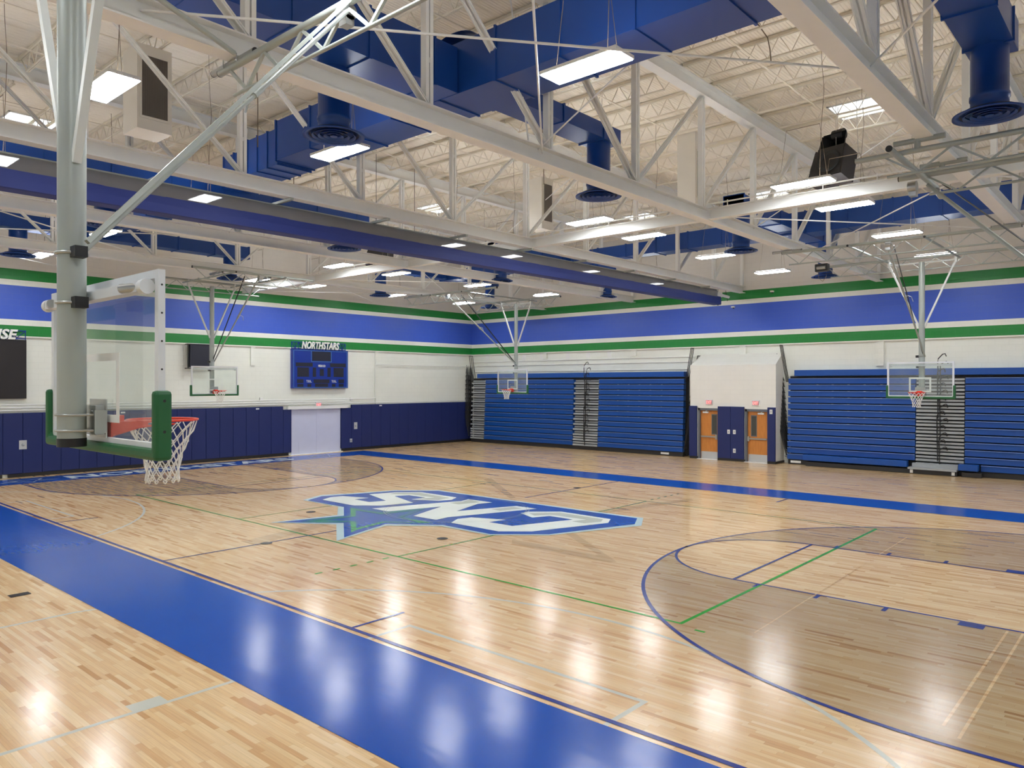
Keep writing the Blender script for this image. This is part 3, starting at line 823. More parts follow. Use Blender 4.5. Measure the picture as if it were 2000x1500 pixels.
# ------------------------------------------------------------------ roof structure
NODE = [-0.15 + 2.95 * k for k in range(-6, 7)]
NODE[0] = YF + 0.1; NODE[-1] = YB - 0.12
TX = (11.11, 5.56, 0.0, -5.56, -11.11)
ZB0, ZB1, ZT0, ZT1 = 7.25, 7.54, 10.22, 10.56
tr = thing('roof_truss', 'x', 'roof truss', (0, 0, 0))
put('bottom_chord', MB().mat('steel').ibeam((0, YF, (ZB0 + ZB1) / 2), (0, YB, (ZB0 + ZB1) / 2), 0.26, ZB1 - ZB0), tr)
put('top_chord', MB().mat('steel').ibeam((0, YF, (ZT0 + ZT1) / 2), (0, YB, (ZT0 + ZT1) / 2), 0.26, ZT1 - ZT0), tr)
for k, y in enumerate(NODE):
    b = MB().mat('steel')
    for s in (-1, 1):
        b.box(-.06, .06, y + s * .012, y + s * .075, ZB1, ZT0)
    for z in (8.2, 9.2, 9.9): b.box(-.05, .05, y - .02, y + .02, z, z + .08)
    put('vertical', b, tr)
for k in range(12):
    a, b_ = (k, k + 1) if k >= 6 else (k + 1, k)
    p = Vector((0, NODE[a], ZB1 + .0)); q = Vector((0, NODE[b_], ZT0 + .02))
    b = MB().mat('steel')
    for s in (-1, 1): b.beam(p + Vector((s * .035, 0, 0)), q + Vector((s * .035, 0, 0)), .012, .10, (1, 0, 0)).beam(p + Vector((s * .06, 0, 0)), q + Vector((s * .06, 0, 0)), .05, .012, (1, 0, 0))
    put('diagonal', b, tr)
TL = ['cream roof truss nearest the camera, crossing the upper right corner', 'long cream roof truss running from upper left past the big light to the alcove', 'cream roof truss directly above the divider curtain', 'cream roof truss just beyond the divider curtain', 'farthest cream roof truss, above the scoreboard']
for i, x in enumerate(TX):
    o = tr if i == 0 else dup(tr, (x, 0, 0), 0)
    o.location = (x, 0, 0); o['label'] = TL[i]

# open-web joists carrying the deck, one per bay and row
BX = [XA + .07] + list(reversed(TX)) + [XR]
def joist_mesh(L):
    b = MB().mat('joist')
    zt, zb = 10.69, 10.27
    b.box(0.02, L - .02, -.045, -.008, zt - .03, zt + .04).box(0.02, L - .02, .008, .045, zt - .03, zt + .04)
    b.box(0.5, L - .5, -.035, -.008, zb - .018, zb + .012).box(0.5, L - .5, .008, .035, zb - .018, zb + .012)
    n = 18; x0, x1 = .5, L - .5
    for i in range(n):
        xa, xb = x0 + (x1 - x0) * i / n, x0 + (x1 - x0) * (i + 1) / n
        za, zb_ = (zb, zt) if i % 2 == 0 else (zt, zb)
        b.beam((xa, 0, za), (xb, 0, zb_), .016, .016)
    b.beam((.06, 0, zt), (.5, 0, zb), .016, .016).beam((L - .06, 0, zt), (L - .5, 0, zb), .016, .016)
    return b.mesh('joist')
BAY = ['in the bay beside the left wall', 'in the second bay from the left wall', 'in the third bay from the left wall', 'in the third bay from the right wall', 'in the second bay from the right wall', 'in the bay beside the right wall']
rows = [YB - 0.75 - 1.475 * i for i in range(23)]
for bi in range(6):
    me = joist_mesh(BX[bi + 1] - BX[bi])
    for ri, y in enumerate(rows):
        o = put('roof_joist', me, None, loc=(BX[bi], y, 0))
        tag(o, 'cream open-web joist %s, %s from the bleachers' % (BAY[bi], ORD[ri]), 'joist', 'roof joists ' + BAY[bi])
    for k, f in enumerate((.33, .67)):
        x = BX[bi] + f * (BX[bi + 1] - BX[bi])
        b = MB().mat('joist').box(x - .02, x + .02, YF, YB, 10.232, 10.25).box(x + .1, x + .12, YF, YB, 10.735, 10.739)
        tag(put('joist_bridging', b), 'thin bridging angle %s, %s of the two there' % (BAY[bi], ('farther' if k == 0 else 'nearer')), 'bridging')

# struts between the trusses at bottom chord level
ys_ = 2.98
for i in range(6):
    a, b = BX[i] + (0.03 if i == 0 else .14), BX[i + 1] - (.0 if i == 5 else .14)
    o = put('steel_strut', MB().mat('steel').ibeam((a, ys_, 7.40), (b, ys_, 7.40), .2, .27))
    tag(o, 'cream steel beam at truss bottom level ' + BAY[i], 'beam')
    c = MB().mat('steel').tube((a, ys_ - .12, 7.62), (b, ys_ - .12, 7.62), .018, 8).tube((a, ys_ + .03, 7.66), (b, ys_ + .03, 7.66), .018, 8)
    x = a + .5
    while x < b: c.beam((x, ys_ - .12, 7.5), (x, ys_ - .12, 7.66), .02, .02); x += 1.1
    if i > 0: tag(put('conduit', c), 'pair of thin conduits on the steel beam ' + BAY[i], 'conduit')
# steel bracing rods
def rod(p, q, lab, r=.016, grp=None):
    tag(put('bracing_rod', MB().mat('steel').tube(p, q, r, 6)), lab, 'rod', grp)
for i in (0, 1, 4, 5):
    xa, xb = BX[i] + .03, BX[i + 1] - .02
    for n_, y0, y1 in (('camera-side', -10.3, -3.3), ('bleacher-side', 3.3, 10.2)):
        rod((xa, y0, 7.42), (xb, y1, 7.42), 'thin rod %s, %s panel, slanting away' % (BAY[i], n_))
        rod((xa, y1, 7.46), (xb, y0, 7.46), 'thin rod %s, %s panel, slanting back' % (BAY[i], n_))
for x, xn, lab in ((5.56, 11.0, 'thin sloping rod from the long middle truss up to the nearest truss'), (-5.56, 0.0, 'thin sloping rod between the truss beyond the curtain and the curtain truss')):
    rod((x, -3.4, 7.5), (xn, -3.4, 10.3), lab + ', camera side', .014)
    rod((x, 5.75, 7.5), (xn, 5.75, 10.3), lab + ', bleacher side', .014)
rod((5.5, -3.55, 7.45), (5.42, -4.05, 10.4), 'thin steep rod rising beside the long middle truss, left of the big light', .014)

# ------------------------------------------------------------------ blue air ducts
DZ0, DZ1 = 8.38, 9.27
def duct_box(b, x0, x1, y0, y1, z0, z1, seam=1.36, axis='X'):
    b.mat('duct').box(x0, x1, y0, y1, z0, z1)
    a, c = (x0, x1) if axis == 'X' else (y0, y1)
    t = a + .02
    while t < c + .01:
        e = .025
        if axis == 'X': b.box(t - .02, t + .02, y0 - e, y1 + e, z0 - e, z1 + e)
        else: b.box(x0 - e, x1 + e, t - .02, t + .02, z0 - e, z1 + e)
        t += seam
    return b
def diffuser(parent, x, y, ztop, zb=7.30):
    o = put('drop_pipe', MB().mat('duct').lathe([(.25, ztop - 0), (.25, zb + .3), (.265, zb + .3), (.265, zb + .24), (.25, zb + .23), (.25, zb + .1), (.36, zb + .03)], (x, y, 0), 32), parent)
    d = MB().mat('duct').lathe([(.25, .12), (.32, .075), (.42, .045), (.49, .02), (.49, 0), (.40, .02), (.40, .03)], (x, y, zb), 40)
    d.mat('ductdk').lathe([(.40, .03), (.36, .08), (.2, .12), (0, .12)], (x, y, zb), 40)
    d.mat('duct')
    for r in (.33, .235, .14):
        d.lathe([(r + .022, .0), (r + .02, -.006), (r - .012, .03), (r - .02, .045), (r - .012, .038), (r + .022, .0)], (x, y, zb), 32)
    d.lathe([(.06, .0), (.05, .03), (0, .03)], (x, y, zb), 20).lathe([(.06, 0), (0, -.005)], (x, y, zb), 20)
    put('round_diffuser', d, parent)
def branch(x, y0, y1, z0, z1, w, drops, label, cat='duct', group=None):
    t = thing('air_duct', label, 'air duct', (0, 0, 0), 0, group)
    put('duct_run', duct_box(MB(), x - w / 2, x + w / 2, y0, y1, z0, z1, 1.36, 'Y'), t)
    for dx, y in drops: diffuser(t, x + dx, y, z0 + .02)
    return t
# near system
t = thing('air_duct', 'large blue main duct crossing the upper middle of the picture', 'air duct')
duct_box(b := MB(), -1.2, XR - .1, -4.58, -3.58, DZ0, DZ1)
put('duct_run', b, t)
put('reducer', duct_box(MB(), -2.6, -1.2, -4.5, -3.64, DZ0 - .05, DZ1 - .12, .45), t)
put('duct_run', duct_box(MB(), -3.9, -2.6, -4.42, -3.7, DZ0 - .12, DZ1 - .25, .5), t)
put('duct_run', duct_box(MB(), -12.6, -4.80, -4.42, -3.7, DZ0 - .12, DZ1 - .25), t)
curve = MB().mat('duct')
for i in range(16):
    a0, a1 = PI * i / 16, PI * (i + 1) / 16
    curve.add([(4.5 + .62 * math.cos(a), y, DZ1 - .02 + .28 * math.sin(a)) for a in (a0, a1) for y in (-4.5, -3.66)], [(0, 2, 3, 1)], True)
put('saddle_fitting', curve, t)
branch(4.35, -10.6, -4.6, DZ0, DZ1 - .1, .78, [(-.42, -6.6)], 'blue branch duct with a round diffuser at the upper left behind the basketball pole braces')
branch(4.9, -3.55, -.18, 8.42, 8.74, .62, [(0, -.56)], 'blue branch duct ending over the round diffuser left of centre below the big light')
branch(-4.35, -12.5, .2, 8.0, 8.75, .78, [(.0, -.42)], 'long blue branch duct seen between the curtain truss and the divider curtain')
branch(-12.88, -12.5, 1.15, 8.12, 8.56, .58, [(0, -6.5), (0, .5)], 'blue branch duct in the farthest bay above the left wall')
branch(12.05, -3.55, -.3, 8.3, 8.75, .62, [(0, -.68)], 'blue branch duct with the big round diffuser in the upper right corner')
t = thing('air_duct', 'blue drop duct with the round diffuser beside the near pole, left of the divider curtain', 'air duct')
put('duct_run', duct_box(MB(), -6.5, -4.74, -6.75, -6.1, 8.1, 8.6), t)
diffuser(t, -6.1, -6.42, 8.12)
# far system along the bleacher wall
t = thing('air_duct', 'long blue main duct running along the back wall above the bleachers', 'air duct')
put('duct_run', duct_box(MB(), 3.4, XR - .1, 11.65, 12.5, 8.38, 9.12), t)
put('reducer', duct_box(MB(), -1.0, 3.4, 11.7, 12.45, 8.4, 9.02), t)
put('duct_run', duct_box(MB(), -13.3, -1.0, 11.75, 12.35, 8.42, 8.9), t)
for x, w, lab in ((4.3, .62, 'blue branch duct with two diffusers near the back wall in the middle'), (-5.55, .56, 'blue branch duct with two diffusers near the back wall, beyond the divider curtain'), (-12.92, .52, 'blue branch duct with two diffusers in the far corner of the gym'), (12.3, .6, 'blue branch duct near the back wall at the far right')):
    tt = thing('air_duct', lab, 'air duct')
    put('duct_run', duct_box(MB(), x - w / 2, x + w / 2, 7.25, 11.6, 8.45, 8.9, 1.36, 'Y'), tt)
    put('duct_run', duct_box(MB(), x - w / 2, x + w / 2, 12.55, 15.4, 8.45, 8.9, 1.36, 'Y'), tt)
    diffuser(tt, x, 7.75, 8.47); diffuser(tt, x, 15.0, 8.47)

# white return-air boxes hanging from the deck
for x, y, z, w, lab in ((-1.95, -7.1, 8.5, .7, 'white boxed air return with a grey louvre at the upper left'), (-2.0, 5.9, 8.5, .6, 'white boxed air return seen below the middle truss, left of centre'), (4.0, 5.2, 8.2, .55, 'white boxed air return to the right of the middle round diffuser')):
    t = thing('air_return_box', lab, 'air return', (x, y, z))
    put('casing', MB().mat('offwhite').box(-w / 2, w / 2, -w / 2, w / 2, 0, 10.228 - z), t)
    g = MB().mat('offwhite').box(w / 2, w / 2 + .02, -w / 2 + .05, w / 2 - .06, .22, 1.55)
    g.mat('dark').box(w / 2 + .01, w / 2 + .022, -w / 2 + .09, w / 2 - .10, .27, 1.5)
    g.mat('louvre')
    for i in range(26):
        yy = -w / 2 + .095 + (w - .2) * i / 25
        g.box(w / 2 + .02, w / 2 + .035, yy - .004, yy + .006, .27, 1.5)
    put('louvre', g, t)

# ------------------------------------------------------------------ high-bay lights
LX = (8.25, 2.75, -2.6, -8.2, -13.7, 13.9)
LY = (13.85, 9.2, 4.75, 2.1, -5.65, -9.6, -14.2)
XN = ['second', 'third', 'fourth', 'fifth', 'sixth', 'first']
YN = ['nearest the bleacher wall', 'second from the bleacher wall', 'third from the bleacher wall', 'fourth from the bleacher wall', 'third from the camera-side wall', 'second from the camera-side wall', 'nearest the camera-side wall']
lt = thing('high_bay_light', 'x', 'ceiling light')
h = MB().mat('white').box(-.61, .61, -.215, .215, .03, .06).box(-.3, .3, -.05, .05, .06, .075)
h.box(-.62, -.60, -.215, .215, .012, .06).box(.60, .62, -.215, .215, .012, .06).box(-.61, .61, -.22, -.205, .014, .06).box(-.61, .61, .205, .22, .014, .06)
put('housing', h, lt)
put('lamp_panel', MB().mat('panel').box(-.60, .60, -.204, .204, 0.0, .03), lt)
c = MB().mat('cord')
for s in (-1, 1): c.tube((s * .5, 0, .1), (s * .35, 0, 1.2), .004, 5)
c.tube((-.35, 0, 1.2), (.35, 0, 1.2), .008, 5)
put('hanger', c, lt)
put('added_uplight_strips', MB().mat('uplight').box(-.55, .55, -.19, -.12, .062, .066).box(-.55, .55, .12, .19, .062, .066), lt)  # added upward-glowing strips that lift the ceiling brightness, no known fixture part
put('power_cord', MB().mat('cord').path([(.35, 0, .11), (.36, .03, 1.0), (.42, .05, 1.9), (.38, .02, 2.6), (.4, 0, 3.25)], .005, 6), lt)
firstl = True
for ix, x in enumerate(LX):
    for iy, y in enumerate(LY):
        o = lt if firstl else dup(lt, (x, y, 7.5)); firstl = False
        o.location = (x, y, 7.5)
        o['label'] = 'bright rectangular light in the %s row from the right wall, %s' % (XN[ix], YN[iy])
        o['group'] = 'high-bay lights'

# ------------------------------------------------------------------ divider curtain folded up under the third truss
t = thing('divider_curtain', 'rolled-up divider curtain, grey mesh above navy vinyl, hanging below the curtain truss', 'curtain')
def cz(y, lo, hi): return lo + (hi - lo) * (y + 10.1) / 26.0
Y0, Y1 = YF + 1.2, 15.45
prof = [(-.45, 7.12, 7.27), (-.30, 7.10, 7.25), (-.24, 7.02, 7.16), (-.25, 6.93, 7.06), (-.27, 6.84, 6.96)]
b = MB().mat('curtmesh'); N = 60
for side in (1, -1):
    v = []
    for i in range(N + 1):
        y = Y0 + (Y1 - Y0) * i / N
        for k, (x, a, c_) in enumerate(prof):
            w = .015 * math.sin(i * 1.9 + k) if 0 < k < 4 else 0
            xx = x if side == 1 else -.9 - x
            v.append((xx + side * w, y, cz(y, a, c_)))
    m = len(prof)
    b.add(v, [(i * m + k, (i + 1) * m + k, (i + 1) * m + k + 1, i * m + k + 1) for i in range(N) for k in range(m - 1)], True)
put('mesh_top', b, t)
b = MB().mat('curt')
v = []
for i in range(N + 1):
    y = Y0 + (Y1 + .35 - Y0) * i / N
    w = .006 * math.sin(i * 1.3)
    for x, a, c_ in ((-.27, 6.87, 6.99), (-.255 + w, 6.70, 6.83), (-.26 + w, 6.54, 6.66), (-.30, 6.53, 6.65), (-.60, 6.53, 6.65), (-.64 - w, 6.54, 6.66), (-.64, 6.87, 6.99)):
        v.append((x, y, cz(y, a, c_)))
m = 7
b.add(v, [(i * m + k, (i + 1) * m + k, (i + 1) * m + (k + 1) % m, i * m + (k + 1) % m) for i in range(N) for k in range(m)], False)
b.add(v[:m], [tuple(range(m))]); b.add(v[-m:], [tuple(range(m - 1, -1, -1))])
put('vinyl_skirt', b, t)
put('carrier_pipe', MB().mat('pipe').tube((-.45, Y0, cz(Y0, 7.13, 7.28)), (-.45, Y1 + .3, cz(Y1, 7.13, 7.28)), .035, 10), t)
for y in (-16.5, -13.6, -10.7, -7.6, -5.0, -2.4, .2, 2.9, 5.6, 8.4, 11.2, 14.0):
    put('hanger_arm', MB().mat('pipe').beam((-.78, y, 7.21), (.16, y, 7.21), .07, .05).tube((-.45, y, 7.2), (-.45, y, cz(y, 7.1, 7.3) - .02), .012, 6), t)
mt = MB().mat('white').tube((-.45, 15.9, 7.12), (-.45, 16.9, 7.08), .06, 12).box(-.55, -.35, 15.7, 16.1, 7.0, 7.2)
mt.mat('black').path([(-.45, 15.9, 7.2), (-.5, 16.0, 7.6), (-.4, 16.3, 7.7), (-.45, 16.6, 7.4), (-.45, 16.8, 6.9)], .012, 6)
put('lift_motor', mt, t)

# ------------------------------------------------------------------ loudspeaker clusters
def cluster(x, y, z, rz, lab):
    t = thing('speaker_cluster', lab, 'speaker', (x, y, z), rz)
    for i, a in enumerate((-75, 0)):
        R = Matrix.Rotation(math.radians(a), 4, 'Z') @ Matrix.Rotation(math.radians(-16), 4, 'X')
        b = MB().mat('speaker').box(-.36, .36, -.72, -.16, -.42, .36).mat('black').box(-.33, .33, -.735, -.72, -.39, .33)
        b.v = [tuple(R @ Vector(p)) for p in b.v]
        c = put('cabinet', b, t)
        w = MB().mat('horn').lathe([(.28, 0), (.27, .02), (.1, -.05), (0, -.03)], (0, 0, 0), 24)
        w.v = [tuple(R @ Vector((p[0], -.745 + -p[2], p[1] - .04))) for p in w.v]
        put('woofer', w, c)
        hn = MB().mat('horn').add([(-.3, -.68, .36), (.3, -.68, .36), (.3, -.68, .74), (-.3, -.68, .74), (-.08, -.3, .46), (.08, -.3, .46), (.08, -.3, .62), (-.08, -.3, .62)],
                                  [(0, 1, 5, 4), (1, 2, 6, 5), (2, 3, 7, 6), (3, 0, 4, 7), (4, 5, 6, 7), (1, 0, 4, 5), (2, 1, 5, 6), (3, 2, 6, 7), (0, 3, 7, 4)])
        hn.mat('orange').box(-.05, .05, -.33, -.31, .5, .58)
        hn.v = [tuple(R @ Vector(p)) for p in hn.v]
        put('horn', hn, t)
    put('top_driver', MB().mat('black').tube((-.12, -.3, .88), (.16, -.3, .88), .13, 16), t)
    sp = MB().mat('rope')
    for p in ((-.3, .1), (.3, .1), (0, -.4)): sp.tube((p[0], p[1], .1), (p[0] * .8, p[1], 10.26 - z), .006, 6)
    sp.tube((-.3, .1, .1), (.3, .1, .1), .006, 6).tube((0, -.4, .1), (0, .1, .1), .006, 6)
    put('suspension', sp, t)
cluster(7.99, 5.6, 8.53, math.radians(-12), 'black loudspeaker cluster hanging above the steel beam at the upper right')
cluster(-9.9, 5.6, 8.35, math.radians(-40), 'black loudspeaker cluster half hidden behind the divider curtain')
t = thing('line_array_speaker', 'long dark speaker box hanging just below the divider curtain, right of a blue diffuser', 'speaker', (-4.9, 2.0, 7.95))
put('cabinet', MB().mat('black').box(-.15, .15, -1.0, 1.0, -.16, .16), t, .02)
g = MB().mat('alu')
for i in range(4): g.beam((.16, -.5 + .3 * i, -.12 if i % 2 else .12), (.16, -.2 + .3 * i, .12 if i % 2 else -.12), .015, .015)
put('grille_bars', g, t)
put('suspension', MB().mat('black').tube((0, -.8, .1), (0, -.8, 2.785), .008, 6).tube((0, .8, .1), (0, .8, 2.785), .008, 6).tube((0, -.8, .17), (0, .8, .17), .008, 6), t)

# loose hanging power cords below the deck
for i, (x, y, l) in enumerate(((2.9, -9.3, 1.5), (-1.0, -5.4, 1.9), (7.7, .9, .5), (1.0, 1.9, 1.6), (-5.0, -2.0, 1.8))):
    tag(put('hanging_cord', MB().mat('cord').path([(x, y, 10.745), (x + .25, y + .1, 10.3), (x + .3, y + .1, 10.3 - l * .5), (x + .33, y + .08, 10.3 - l)], .012, 6)),
        'loose brown cord hanging from the deck, %s' % ['left of the white louvred box', 'right of the white louvred box', 'above the bright light near the black speakers', 'left of the middle white air return', 'beyond the curtain truss'][i], 'cord')

# ------------------------------------------------------------------ ceiling-hung basketball backstops
def ring(b, r, z, rr, n=40, c=(0, 0)):
    return b.path([(c[0] + r * math.cos(2 * PI * i / n), c[1] + r * math.sin(2 * PI * i / n), z) for i in range(n)], rr, 8, True)
def backstop(name, label, loc, rz, fwd, pole_gap=.2, near=False, dxb=0.0, span=(-3.2, 2.8), spread=.92, zj=4.85, skew=(.05, .05), extras=True):
    """local +y is the side the rim is on; z is measured from the floor"""
    t = thing(name, label, 'basketball hoop', loc, rz)
    pr = .084; yp = -pole_gap - 0.0
    p = put('pole', MB().mat('pipe').tube((0, yp, 2.95), (0, yp, 7.02), pr, 32), t)
    put('pole_cap', MB().mat('black').tube((0, yp, 2.895), (0, yp, 2.95), pr + .002, 32), p)
    # board: 1.83 x 1.07 glass, front face at y = 0
    z0, z1, hw = 2.90, 3.97, .915
    g = put('backboard_glass', MB().mat('glass').box(-hw + .03, hw - .03, -.022, -.008, z0 + .03, z1 - .03), t)
    f = MB().mat('alu')
    e = .05
    f.box(-hw, hw, -.04, 0.0, z1 - e, z1).box(-hw, hw, -.04, 0, z0, z0 + e).box(-hw, -hw + e, -.04, 0, z0 + e, z1 - e).box(hw - e, hw, -.04, 0, z0 + e, z1 - e)
    fo = put('board_frame', f, t)
    bl = MB().mat('black')
    for s in (-1, 1):
        for k in range(5): bl.tube((s * hw, -.02, z0 + .32 + k * .165), (s * (hw + .002), -.02, z0 + .32 + k * .165), .006, 8)
    put('bolt_row', bl, fo)
    tg = MB().mat('white')
    w = .05
    for y0, y1 in ((-.0245, -.0225),):
        tg.box(-.305, .305, y0, y1, z0 + .60 - w, z0 + .60).box(-.305, .305, y0, y1, z0 + .15, z0 + .15 + w).box(-.305, -.305 + w, y0, y1, z0 + .15 + w, z0 + .60 - w).box(.305 - w, .305, y0, y1, z0 + .15 + w, z0 + .60 - w)
    put('target_square', tg, g)
    # padding wraps the bottom edge and corners
    pd = MB().mat('green')
    ph = .36
    pd.prism([(-hw - .035, z0 - .05), (hw + .035, z0 - .05), (hw + .035, z0 + ph), (hw - .03, z0 + ph), (hw - .03, z0 + .02), (-hw + .03, z0 + .02), (-hw + .03, z0 + ph), (-hw - .035, z0 + ph)], -.075, .03, 'Y')
    pdo = put('edge_padding', pd, t, .022)
    hb = MB().mat('black')
    for s in (-1, 1):
        for z in (3.02, 3.2): hb.tube((s * (hw + .034), -.02, z), (s * (hw + .037), -.02, z), .009, 10)
    put('padding_screw', hb, pdo)
    # brackets between pole and board
    br = MB().mat('zinc')
    br.box(-.12, .12, -.10, -.04, 2.97, 3.16).box(-.14, .14, -.045, -.036, 2.95, 3.2)
    br.box(-.15, -.13, -.115, -.045, 2.98, 3.13).box(.13, .15, -.115, -.045, 2.98, 3.13)
    for z in (3.0, 3.1):
        br.path([(pr * 1.08 * math.cos(a) , yp + pr * 1.08 * math.sin(a), z) for a in [math.radians(-180 + 12 * i) for i in range(16)]], .008, 8)
        for s in (-1, 1): br.tube((s * pr * 1.08, yp, z), (s * .12, -.05, z), .008, 8)
    for s in (-1, 1):
        for z in (3.0, 3.12): br.tube((s * .07, -.11, z), (s * .07, -.05, z), .012, 8)
    put('lower_bracket', br, t)
    ub = MB().mat('alu').box(-.80, .80, yp + pr, -.04, 3.84, 3.90).tube((-.86, -.08, 3.87), (-.80, -.08, 3.87), .045, 14).tube((.80, -.08, 3.87), (.86, -.08, 3.87), .045, 14)
    ub.mat('zinc').tube((.62, -.13, 3.87), (.80, -.08, 3.87), .03, 12).tube((-.62, -.13, 3.87), (-.80, -.08, 3.87), .03, 12)
    put('upper_arm', ub, t)
    # rim and net
    cy, R = .381, .2286
    rb = MB().mat('orange')
    ring(rb, R, 3.048, .0085, 48, (0, cy))
    rb.box(-.10, .10, .0, .012, 2.93, 3.06)
    rb.box(-.11, .11, .0, .16, 3.042, 3.05)
    for s in (-1, 1):
        rb.add([(s * .1, .0, 2.95), (s * .1, .0, 3.048), (s * .155, .215, 3.046), (s * .155, .215, 3.02), (s * .108, .0, 2.95), (s * .108, .0, 3.048), (s * .163, .215, 3.046), (s * .163, .215, 3.02)],
               [(0, 1, 2, 3), (7, 6, 5, 4), (1, 5, 6, 2), (0, 3, 7, 4)])
        rb.path([(s * .09, .01, 2.97), (s * .12, .1, 3.0), (s * .185, .24, 3.02), (s * .2, cy, 3.025)], .007, 8)
    rb.path([(-.1, .03, 3.06), (0, .05, 3.07), (.1, .03, 3.06)], .01, 8)
    ri = put('rim', rb, t)
    put('rim_cover', MB().mat('orange').box(-.06, .06, .005, .1, 3.05, 3.09), ri)
    nb = MB().mat('net')
    lv = [(3.035, .225), (2.965, .195), (2.90, .165), (2.84, .142), (2.785, .124), (2.73, .112), (2.67, .106), (2.625, .108)]
    n = 12; rr = .0042 if not near else .0040
    seg = 8
    for k in range(n):
        for d in (-1, 1):
            pts = []
            for i, (z, r) in enumerate(lv):
                a = 2 * PI * (k + .5 * d * i) / n
                wob = 1 + .05 * math.sin(3 * k + i * 1.7)
                pts.append((r * wob * math.cos(a), cy + r * wob * math.sin(a), z))
            nb.path(pts, rr, 6)
    for k in range(n):
        a = 2 * PI * (k + .5 * 7) / n; r = .108
        nb.path([(r * math.cos(a + q * .12), cy + r * math.sin(a + q * .12), 2.628 - .02 * (1 - q * q)) for q in (-1, -.5, 0, .5, 1)], rr * 1.2, 6)
    for k in range(n):
        for i in (2, 3, 4, 5):
            a = 2 * PI * (k + .5 * (i % 2)) / n; z, r = lv[i]
            nb.tube((r * math.cos(a), cy + r * math.sin(a), z - .012), (r * math.cos(a), cy + r * math.sin(a), z + .012), rr * 1.7, 6)
    put('net', nb, ri)
    # top hinge bar, V braces
    wb2 = MB().mat('pipew').tube((-spread, yp, 7.0), (spread, yp, 7.0), .03, 12)
    for s in (-1, 1): wb2.box(s * spread - .03, s * spread + .03, yp - .05, yp + .05, 6.93, 7.18)
    put('hinge_bar', wb2, t)
    for s in (-1, 1):
        put('side_brace', MB().mat('pipew').beam((s * spread, yp, 7.0), (s * .075, yp, zj), .05, .05, (0, 1, 0)), t)
    # folding brace and hoist strap going forward and up
    zt = 7.08; q = Vector((skew[1], fwd, zt)); pz = 4.14
    mid = Vector((skew[0] + .1, yp + .02, pz)).lerp(q, .55)
    fb = MB().mat('pipe').tube((skew[0] + .13, yp + .02, pz), mid, .018 if near else .024, 12).tube(mid, q, .022 if near else .03, 12).tube(mid - (q - mid).normalized() * .06, mid + (q - mid).normalized() * .08, .028 if near else .038, 12)
    fo2 = put('folding_brace', fb, t)
    put('release_handle', MB().mat('zinc').path([tuple(mid + Vector(v)) for v in ((0, 0, 0), (-.06, .02, .06), (-.16, .03, .02), (-.2, .0, -.12))], .009, 6), fo2)
    put('pole_clamp', MB().mat('black').box(.075, .165, yp - .035, yp + .04, pz - .035, pz + .035).mat('zinc').path([(pr * 1.06 * math.cos(a), yp + pr * 1.06 * math.sin(a), pz) for a in [2 * PI * i / 24 for i in range(24)]], .011, 8, True), t)
    put('upper_pole_clamp', MB().mat('black').box(.075, .15, yp - .03, yp + .05, 3.785, 3.855).mat('zinc').path([(pr * 1.06 * math.cos(a), yp + pr * 1.06 * math.sin(a), 3.82) for a in [2 * PI * i / 24 for i in range(24)]], .009, 8, True), t)
    st = MB().mat('black' if not near else 'pipe').beam((skew[0] + .18, yp + .03, pz + .06), (skew[1] + .05, fwd - (.9 if not near else 0), zt + .1), .05 if not near else .03, .012 if not near else .03, (1, 0, 0))
    put('hoist_strap', st, t)
    rl = MB().mat('zinc').tube((skew[1] - .12, fwd, zt - .02), (skew[1] + .02, fwd, zt - .02), .085, 28).tube((skew[1] - .14, fwd, zt - .02), (skew[1] - .12, fwd, zt - .02), .03, 12).box(skew[1] - .1, skew[1] + .02, fwd - .05, fwd + .05, zt - .16, zt - .06)
    put('hoist_reel', rl, t)
    # ceiling frame: two pipe trusses with zigzag webs, clamped under the roof trusses
    for nm, y in (('front_pipe_truss', fwd), ('rear_pipe_truss', yp)):
        b = MB().mat('pipe').tube((span[0], y, 7.16), (span[1], y, 7.16), .044, 16)
        a0, a1 = span[0] + .35, span[1] - .2
        b.tube((a0, y, 6.80), (a1, y, 6.80), .022, 10)
        k = max(6, int((a1 - a0) / .38)); k += k % 2
        for i in range(k):
            xa, xb = a0 - .1 + (a1 - a0 + .2) * i / k, a0 - .1 + (a1 - a0 + .2) * (i + 1) / k
            wq = .034 if near else .022
            b.beam((xa, y, 7.13 if i % 2 == 0 else 6.80), (xb, y, 6.80 if i % 2 == 0 else 7.13), wq, wq)
        b.mat('black').tube((span[0] - .012, y, 7.16), (span[0], y, 7.16), .045, 16).tube((span[1], y, 7.16), (span[1] + .012, y, 7.16), .045, 16)
        if nm == 'front_pipe_truss' or extras: put(nm, b, t)
    if extras:
        for i, x in enumerate((-.95, .95)):
            put('cross_pipe', MB().mat('pipe').tube((x, yp - .35, 7.10), (x, fwd + .35, 7.10), .03, 12).mat('black').tube((x, fwd + .35, 7.10), (x, fwd + .36, 7.10), .031, 12), t)
    return t

